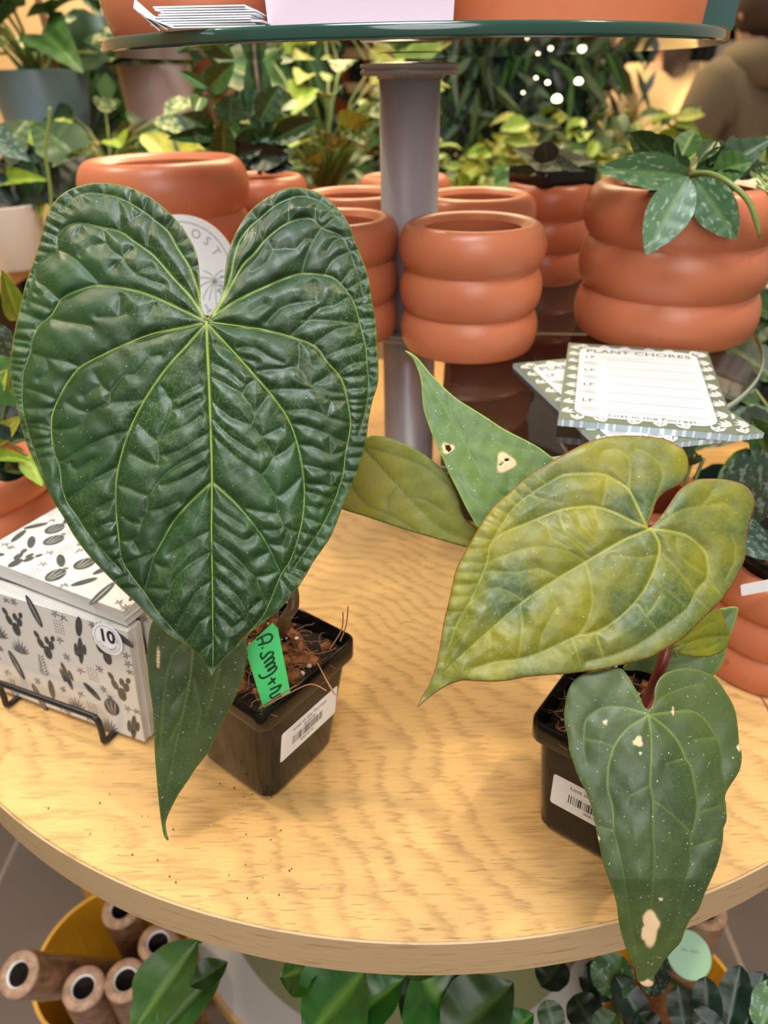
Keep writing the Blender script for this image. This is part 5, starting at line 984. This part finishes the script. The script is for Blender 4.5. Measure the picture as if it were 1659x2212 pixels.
def person(loc, H, coat, hair, pose_lean, turn, label, name='person', hood=False):
    t = thing(name, loc, label, 'person', rz=turn); s = H/1.75
    V = {'pelvis': (0,0,.98), 'waist': (0,pose_lean*.3,1.12), 'chest': (0,pose_lean*.8,1.34), 'neck': (0,pose_lean,1.50), 'head0': (0,pose_lean+.02,1.58), 'head1': (0,pose_lean+.03,1.70),
         'shL': (-.19,pose_lean*.9,1.43), 'elL': (-.27,pose_lean+.04,1.15), 'wrL': (-.20,pose_lean+.24,1.02), 'haL': (-.17,pose_lean+.32,1.02), 'shR': (.19,pose_lean*.9,1.43), 'elR': (.27,pose_lean+.04,1.15), 'wrR': (.20,pose_lean+.24,1.02), 'haR': (.17,pose_lean+.32,1.02),
         'hpL': (-.10,0,.94), 'knL': (-.11,.02,.50), 'anL': (-.11,-.01,.09), 'toL': (-.12,.15,.035), 'hpR': (.10,0,.94), 'knR': (.12,.02,.50), 'anR': (.12,-.01,.09), 'toR': (.13,.15,.035)}
    Rd = dict(pelvis=.15, waist=.13, chest=.155, neck=.062, head0=.085, head1=.095, shL=.075, elL=.05, wrL=.032, haL=.03, shR=.075, elR=.05, wrR=.032, haR=.03, hpL=.095, knL=.062, anL=.042, toL=.035, hpR=.095, knR=.062, anR=.042, toR=.035)
    E = [('pelvis','waist'),('waist','chest'),('chest','neck'),('neck','head0'),('head0','head1'),('chest','shL'),('shL','elL'),('elL','wrL'),('wrL','haL'),('chest','shR'),('shR','elR'),('elR','wrR'),('wrR','haR'),('pelvis','hpL'),('hpL','knL'),('knL','anL'),('anL','toL'),('pelvis','hpR'),('hpR','knR'),('knR','anR'),('anR','toR')]
    for sd, sg_ in (('L', -1), ('R', 1)):
        hx, hy_, hz = V['ha'+sd]
        for f in range(5):
            a = (f-2)*.016; nm = 'f%s%d' % (sd, f)
            V[nm+'a'] = (hx+a, hy_+(.045 if f != (0 if sd == 'R' else 4) else .02), hz+.0); V[nm+'b'] = (hx+a*1.3, hy_+.075-.01*abs(f-2), hz-.025); Rd[nm+'a'] = .009; Rd[nm+'b'] = .007; E += [('ha'+sd, nm+'a'), (nm+'a', nm+'b')]
    keys = list(V); me = bpy.data.meshes.new('body'); me.from_pydata([tuple(c*s for c in V[k]) for k in keys], [(keys.index(a), keys.index(b_)) for a, b_ in E], [])
    o = bpy.data.objects.new('body', me); link(o, t); me.materials.append(M['skin'])
    sk = o.modifiers.new('skin', 'SKIN'); sk.use_smooth_shade = True; me.skin_vertices.new() if not me.skin_vertices else None
    for i, k in enumerate(keys): me.skin_vertices[0].data[i].radius = (Rd[k]*s, Rd[k]*s); me.skin_vertices[0].data[i].use_root = (k == 'pelvis')
    ss_ = o.modifiers.new('sub', 'SUBSURF'); ss_.levels = 1; ss_.render_levels = 1
    def shell(nm, ks, Ed, grow, mt_):
        m2 = bpy.data.meshes.new(nm); m2.from_pydata([tuple(c*s for c in V[k]) for k in ks], [(ks.index(a), ks.index(b_)) for a, b_ in Ed], []); oo = bpy.data.objects.new(nm, m2); link(oo, t); m2.materials.append(mt_)
        k2 = oo.modifiers.new('skin', 'SKIN'); k2.use_smooth_shade = True
        if not m2.skin_vertices: m2.skin_vertices.new()
        for i, k in enumerate(ks): m2.skin_vertices[0].data[i].radius = ((Rd[k]+grow)*s, (Rd[k]+grow)*s); m2.skin_vertices[0].data[i].use_root = (i == 0)
        u = oo.modifiers.new('sub', 'SUBSURF'); u.levels = 1; u.render_levels = 1; return oo
    V['hem'] = (0, 0, .80); Rd['hem'] = .19; Rd['chest2'] = .17
    shell('coat', ['pelvis','waist','chest','shL','elL','wrL','shR','elR','wrR','hem'], [('pelvis','waist'),('waist','chest'),('chest','shL'),('shL','elL'),('elL','wrL'),('chest','shR'),('shR','elR'),('elR','wrR'),('pelvis','hem')], .035, coat)
    shell('trousers', ['pelvis','hpL','knL','anL','hpR','knR','anR'], [('pelvis','hpL'),('hpL','knL'),('knL','anL'),('pelvis','hpR'),('hpR','knR'),('knR','anR')], .014, M['denim'])
    b = MB(); b.ico((0, (pose_lean+.0)*s, 1.675*s), .112*s, 3, 0, (1, 1.12, 1.15), 0)
    if not hood: b.ico((0, (pose_lean-.07)*s, 1.55*s), .075*s, 2, 0, (1, .6, 1.7), 0)
    b.build('hair', hair, t, True)
    b = MB(); b.tube([(0, (pose_lean+.125)*s, 1.66*s), (0, (pose_lean+.15)*s, 1.63*s)], [.012*s, .018*s], 8)
    for e_ in (-1, 1): b.ico((e_*.095*s, (pose_lean+.03)*s, 1.64*s), .022*s, 1, 0, (.4, .8, 1.2))
    b.build('face', M['skin'], t, True)
    if hood: b = MB(); b.lathe([(.10, .04), (.14, .02), (.165, -.03), (.14, -.09), (.08, -.10)], 24, (0, (pose_lean-.03)*s, 1.52*s), 0, 1, .9); b.build('hood', coat, t, True)
    return t
M['skin'] = mat('skin', (.55, .32, .22), .5); M['denim'] = mat('dark_trousers', (.04, .045, .06), .7); M['coat_cream'] = mat('cream_coat', (.66, .48, .26), .85); M['coat_olive'] = mat('olive_coat', (.125, .095, .058), .85); M['hair_dark'] = mat('dark_brown_hair', (.05, .028, .018), .6)
q = aY(1442, 200, 4.0); person((q.x, 4.0, ZF), 1.62, M['coat_cream'], M['hair_dark'], .04, .15, 'person in a cream coat with long dark hair seen from behind')
q = aY(1640, 200, 2.75); person((q.x, 2.75, ZF), 1.62, M['coat_olive'], M['hair_dark'], .03, .5, 'person in an olive brown hooded coat at the right edge', hood=True)

# ---- things on the high glass shelf
zt = ZT+.008
def on_top(cx, cy, r0, r1, h, mt, label, sides=48, name='planter'): return planter((cx, cy), r0, r1, h, mt, label, zt, name, None, sides)
q = aY(430, 50, .60); ring_pot((q.x, .62), .068, .125, zt, 'reddish ringed pot at the left on the high glass shelf, behind the cards', 'terracotta pots on the high shelf', 'terra', 3)
q = aY(640, 50, .70); ring_pot((q.x, .70), .052, .10, zt, 'ringed pot squeezed between the left pot and the lavender planter', 'terracotta pots on the high shelf')
q = aY(782, 50, .58); o = planter((q.x, .58), .0790, .086, .12, 'lav_planter', 'pale lavender square planter in the middle of the high glass shelf', zt, 'square_planter', None, 4); o.rotation_euler.z = PI/4
q = aY(1190, 50, .66); planter((q.x, .66), .108, .118, .13, 'terra2', 'wide smooth terracotta planter on the high glass shelf', zt)
q = aY(1478, 50, .69); o = planter((q.x, .71), .048, .056, .12, 'teal_planter', 'dark teal square planter at the right end of the high glass shelf', zt, 'square_planter', None, 4); o.rotation_euler.z = PI/4
cs = thing('card_stack', (aY(450, 55, .50).x, .50, zt), 'loose stack of white cards lying on the high glass shelf', 'cards'); c0_ = aY(450, 55, .50)
for k in range(9):
    b = MB(); b.box((c0_.x+random.Random(k).uniform(-.004, .004), .515, zt+.0008+k*.0012), (.060-.001*k, .042, .0008), random.Random(k+5).uniform(-.08, .08)); b.build('card', M['white'], cs, False, True)
for k in range(3):
    b = MB(); b.box((c0_.x-.027-.003*k, .495, zt+.0040+.0015*k), (.016, .030, .0006), .2, 0, Matrix.Rotation(.35+.2*k, 3, 'Y')@Matrix.Rotation(.3, 3, 'Z')); b.build('card', M['white'], cs, False, True)

# ---- below the table
def fluted(c, r, h, z, label):
    b = MB(); n = 120; vs = []; fs = []; prof = [(.80, 0, 0), (.97, .97, 1), (1.0, 1.0, 0), (.955, 1.0, 0), (.93, .97, 0), (.86, .5, 0), (.80, .15, 0)]
    prof = [(.80, 0, 1), (.98, .96, 1), (1.0, .97, .0), (1.0, 1.0, 0), (.955, 1.0, 0), (.94, .95, 0), (.80, .1, 0), (0, .1, 0)]
    for i in range(n):
        a = 2*PI*i/n
        for rr_, zz_, fl in prof: R_2 = r*rr_*(1-.022*fl*(1+math.cos(a*30))); vs.append((R_2*math.cos(a), R_2*math.sin(a), h*zz_))
    k = len(prof)
    for i in range(n):
        j = (i+1) % n
        for q_ in range(k-1): fs.append((i*k+q_, j*k+q_, j*k+q_+1, i*k+q_+1))
    o = mesh_obj('fluted_planter', vs, fs, M['yellow'], None, True); o.location = (c[0], c[1], z); e = o.modifiers.new('edge', 'EDGE_SPLIT'); e.split_angle = math.radians(40)
    return tag(o, label, 'planter', 'yellow fluted planters under the table')
yc = az(244, 2066, -.50); yz = -.50
fluted((yc.x, yc.y), .092, .45, ZF, 'yellow fluted planter holding wrapped coir poles, lower left corner')
yc2 = az(215, 1900, -.62); fluted((yc2.x-.0, yc2.y+.10), .090, .30, ZF, 'yellow fluted planter further back beneath the left table edge')
yc3 = az(1440, 2150, -.50); fluted((yc3.x, yc3.y), .085, .45, ZF, 'yellow fluted planter lower right, beneath the hanging leaf tip')
def coir_pole(top, bot, r, label):
    t = thing('coir_pole', bot, label, 'plant pole', 'wrapped coir poles in yellow planters'); d = (top-bot).normalized()
    b = MB(); b.tube([bot, bot+(top-bot)*.5, top-d*.0], r, 24, 0, False); b.build('coir_sleeve', M['coir'], t, True, True)
    x = d.orthogonal().normalized(); y = d.cross(x); n = 28; vs = []; fs = []
    for rr_, dz in ((r, 0), (r*.96, .003), (r*.56, .003), (r*.50, .001), (r*.47, -.03), (0, -.03)):
        for i in range(n): a = 2*PI*i/n; vs.append(top+x*rr_*math.cos(a)+y*rr_*math.sin(a)+d*dz)
    for k in range(5):
        for i in range(n): j = (i+1) % n; fs.append((k*n+i, k*n+j, (k+1)*n+j, (k+1)*n+i))
    mesh_obj('cut_end', vs, fs, None, t, True, True, [M['coir_end'], M['white'], M['soil']], [0]*n*2+[1]*n+[2]*n*2)
    b = MB(); b.tube([bot+(top-bot)*.1, top+d*.002], r*1.045, 24, 0, False); b.build('plastic_wrap', M['wrap'], t, True, True)
def polepx(tx, ty, tz, bx, by, bz, r, lb): coir_pole(az(tx, ty, tz), az(bx, by, bz), r, lb)
def polexy(tx, ty, tz, bot, r, lb): coir_pole(az(tx, ty, tz), Vector(bot), r, lb)
polexy(42, 2105, -.36, (-.318, .500, -.62), .0215, 'wrapped coir pole leaning out furthest to the left, showing a white shiny end')
polexy(181, 2135, -.40, (-.352, .438, -.86), .0215, 'upright coir pole with open dark core, front left of the planter')
polexy(272, 2118, -.40, (-.305, .440, -.86), .0215, 'upright coir pole with open core, front right of the planter')
polexy(342, 2038, -.40, (-.288, .485, -.86), .0215, 'coir pole with open core, nearest the table edge')
polexy(262, 1965, -.40, (-.325, .535, -.86), .0215, 'coir pole standing behind the others, half under the table')
polexy(1522, 1966, -.33, (.325, .425, -.86), .0215, 'coir pole in the lower right yellow planter, beside the hanging leaf')
# dark rectangular thing and grass stalks
mt_ = thing('paper_tag', az(1488, 2060, -.36), 'round mint green paper label hanging beside the right coir pole', 'label'); q = az(1488, 2062, -.35)
M['mint'] = mat('mint_paper', (.42, .72, .52), .6); fn_ = (Vector((0, 0, CH))-q).normalized(); fx = Vector((1, 0, 0)); fy = fn_.cross(fx).normalized()
ft_ = slab(circ(.022, 40), q, fx, fy, fn_, .0004, M['mint'], 'disc', mt_); b = MB(); [b.box(q+fn_*.0007+fx*(-.006+.0022*k_)+fy*(.004-.0004*k_), (.0004, .0004, .0040), 0) for k_ in range(8) if k_ != 3]; b.build('faint_writing', M['print_soft'], ft_, False, True)
# big olive planter and the glossy split-leaf plant
op = thing('split_leaf_plant', (.03, .36, -.45), 'glossy green split leaf plant sticking out under the front edge of the table', 'potted plant')
zl = -.15
def ABz(parent, rows, z, kind, mt, fold=.25, curl=.2):
    for bx, by, tx, ty, wp, mm_, zb, ztip in rows:
        base = az(bx, by, zb); tip = az(tx, ty, ztip); dep = (base-Vector((0, 0, CH))).dot(FWD); nn = ((Vector((0, 0, CH))-base).normalized()+Vector((0, .2, .4))).normalized()
        put_leaf(parent, leaf_mesh(kind, mm_, fold, curl, .8), base, tip, wp*dep/FP, nn)
ABz(op, [(790,2095,650,2250,190,'lf_shine',-.12,-.16),(700,2080,600,2110,110,'lf_shine',-.13,-.15),(720,2230,870,2110,120,'lf_shine',-.16,-.13),(900,2085,1010,2250,190,'lf_shine',-.13,-.16),(960,2250,1108,2120,150,'lf_dark',-.15,-.13),(900,2260,990,2070,170,'lf_dark',-.17,-.15),(1080,2250,1150,2190,80,'lf_shine',-.16,-.14),(860,2090,960,2085,60,'lf_mid',-.12,-.12)], zl, 'ovate', 'lf_shine')
b = MB(); b.tube([az(740, 2120, -.14), az(850, 2060, -.2), (.03, .40, -.20)], .004, 6); b.tube([az(980, 2150, -.15), (.05, .42, -.22)], .004, 6); b.build('stem', M['petiole'], op, True, True)
lp = thing('lobed_leaf_plant', az(400, 2200, -.3), 'large dull green lobed leaf in front of the yellow planter, under the table edge', 'potted plant')
ABz(lp, [(430,2030,270,2240,120,'lf_mid',-.16,-.20),(340,2240,480,2080,90,'lf_mid',-.20,-.18),(410,2130,492,2075,60,'lf_dark',-.17,-.17)], zl, 'ovate', 'lf_mid', .3, .3)
b = MB(); b.tube([az(430, 2030, -.16), (.0-.10, .45, -.2)], .004, 6); b.build('stem', M['petiole'], lp, True, True)
zz = thing('zz_plant', (.20, .35, -.45), 'dark rounded leafed plant with silvery blotches at the lower right under the table', 'potted plant')
ABz(zz, [(1215,2075,1170,2130,72,'lf_deep',-.17,-.17),(1345,2065,1300,2150,90,'lf_fleck',-.16,-.17),(1250,2110,1330,2140,70,'lf_deep',-.18,-.18),(1240,2150,1290,2230,80,'lf_deep',-.18,-.18),(1330,2110,1400,2230,66,'lf_deep',-.16,-.18),(1430,2060,1400,2150,60,'lf_silver',-.17,-.18),(1480,2230,1465,2130,62,'lf_deep',-.16,-.14),(1530,2230,1525,2110,62,'lf_deep',-.15,-.13),(1570,2230,1600,2085,66,'lf_deep',-.15,-.13),(1610,2220,1650,2100,70,'lf_deep',-.15,-.13),(1640,2230,1690,2120,80,'lf_fleck',-.14,-.13),(1200,2230,1180,2160,60,'lf_dark',-.15,-.14),(1290,2240,1330,2190,60,'lf_dark',-.14,-.13),(1560,2250,1500,2180,60,'lf_deep',-.14,-.13),(1420,2240,1380,2190,60,'lf_deep',-.17,-.17),(1360,2090,1260,2100,50,'lf_deep',-.19,-.19)], zl, 'round', 'lf_dark', .2, .15)
b = MB(); b.tube([az(1570, 2230, -.15), az(1650, 2250, -.16), (.24, .35, -.3)], .004, 6); b.tube([az(1340, 2230, -.18), (.2, .36, -.3)], .004, 6); b.build('stem', M['petiole'], zz, True, True)
# scindapsus-like plant in the right table pot
rp = thing('potted_silver_plant', (.308, .442, .07), 'silver blotched dark plant in a black pot set into the right edge ringed pot', 'potted plant')
b = MB(); b.lathe([(0, 0), (.036, 0), (.040, .030), (.043, .031), (.043, .040), (.041, .040), (.038, .030), (0, .028)], 40, (.308, .442, .066)); b.build('pot', M['blackpl'], rp, True, True)
b = MB(); random.seed(4); b.lathe([(0, .004), (.037, 0)], 24, (.308, .442, .098)); [b.box((.308+random.uniform(-.028, .028), .442+random.uniform(-.028, .028), .102), (.010, .004, .003), random.uniform(0, 3), 1) for _ in range(24)]; b.build('potting_mix', [M['soil'], M['bark']], rp, False, True)
AB(rp, [(1640,960,1590,1160,130,0,'lf_silver'),(1560,1120,1680,1210,70,-.02,'lf_silver'),(1620,900,1690,1050,90,.03,'lf_mid'),(1440,1010,1520,965,60,.04,'lf_dark')], .43, 'ovate', 'lf_silver', 0, .2)
q = apl(1630, 1266, Vector((.308, .40, .09)), Vector((0, -1, .2))); b = MB()
b = MB(); b.tube(wt([aY(1592, 1160, .43), aY(1600, 1190, .43), (.305, .44, .10)]), .0018, 6); b.tube(wt([aY(1500, 1120, .45), aY(1495, 1060, .45), aY(1520, 990, .46)]), .0014, 5); b.tube(wt([aY(1476, 1110, .45), aY(1482, 1040, .45), aY(1500, 980, .46)]), .0014, 5); b.build('stem', M['petiole'], rp, True, True)
ml = slab(rrect(.030, .010, .001), aY(1650, 1266, .398), Vector((.90, -.1, .30)).normalized(), Vector((-.3, 0, .95)).normalized(), Vector((0, -1, .1)).normalized(), .0003, M['white'], 'price_label', rp)
# greenery to the right beyond the pads
for k, (x_, y_, Y_, sz, lb, sd) in enumerate([(1640, 880, .62, .075, 'dark leafy plant to the right of the notepads', 3), (1665, 640, .85, .06, 'thin green stemmed plant behind the right edge of the glass shelf', 4)]):
    q = aY(x_, y_, Y_); rand_plant('leafy_plant', (q.x+.07, q.y, max(.02, q.z-.14)), lb, 'potted plant', 46, .085, .17, 'ovate', 'lf_dark', sz, 30+sd, mats=['lf_dark', 'lf_mid', 'lf_deep', 'lf_fleck'], droop=.6)
    b = MB()
yp = aY(1655, 620, 1.1); planter((yp.x+.04, 1.1), .05, .06, .10, 'yellow', 'yellow planter glimpsed behind the glass shelf at the right edge', yp.z-.05)
q_ = thing('plinth', (yp.x+.04, 1.1, ZF), 'dark plinth under the yellow planter at the right edge', 'plinth'); b = MB(); b.box((yp.x+.06, 1.1, (yp.z-.052+ZF)/2), (.16, .16, yp.z-.052-ZF)); b.build('block', M['walnut'], q_, False, True)
# fallen dry stalk and soil crumbs on the oak
ds = thing('dry_stalk', (.25, .38, 0), 'thin dry stalk lying across the oak table right of the second plant', 'stalk'); b = MB(); b.tube(wt([az(1560, 1412, .03), az(1600, 1460, .01), az(1640, 1500, .001), az(1665, 1540, .001)]), .0008, 5); b.build('stalk', M['fibre'], ds, True, True)
random.seed(77); b = MB()
for k in range(60):
    q = az(random.uniform(60, 640), random.uniform(1640, 1960), .0006)
    if (q.xy-Vector(TC)).length < RT-.01: b.ico(q, random.uniform(.00018, .00055), 1, 0, (1, 1.4, .6), .3)
cr2 = b.build('soil_crumbs', M['soil']); tag(cr2, 'scattered dark soil crumbs on the oak table in front of the pots', 'soil crumbs', None, 'stuff')

bkp = az(455, 2215, -.62); o = planter((bkp.x-.03, bkp.y-.01), .045, .052, .24, 'blackpl', 'black round pot standing on the floor in front of the lower tier', ZF, 'planter')
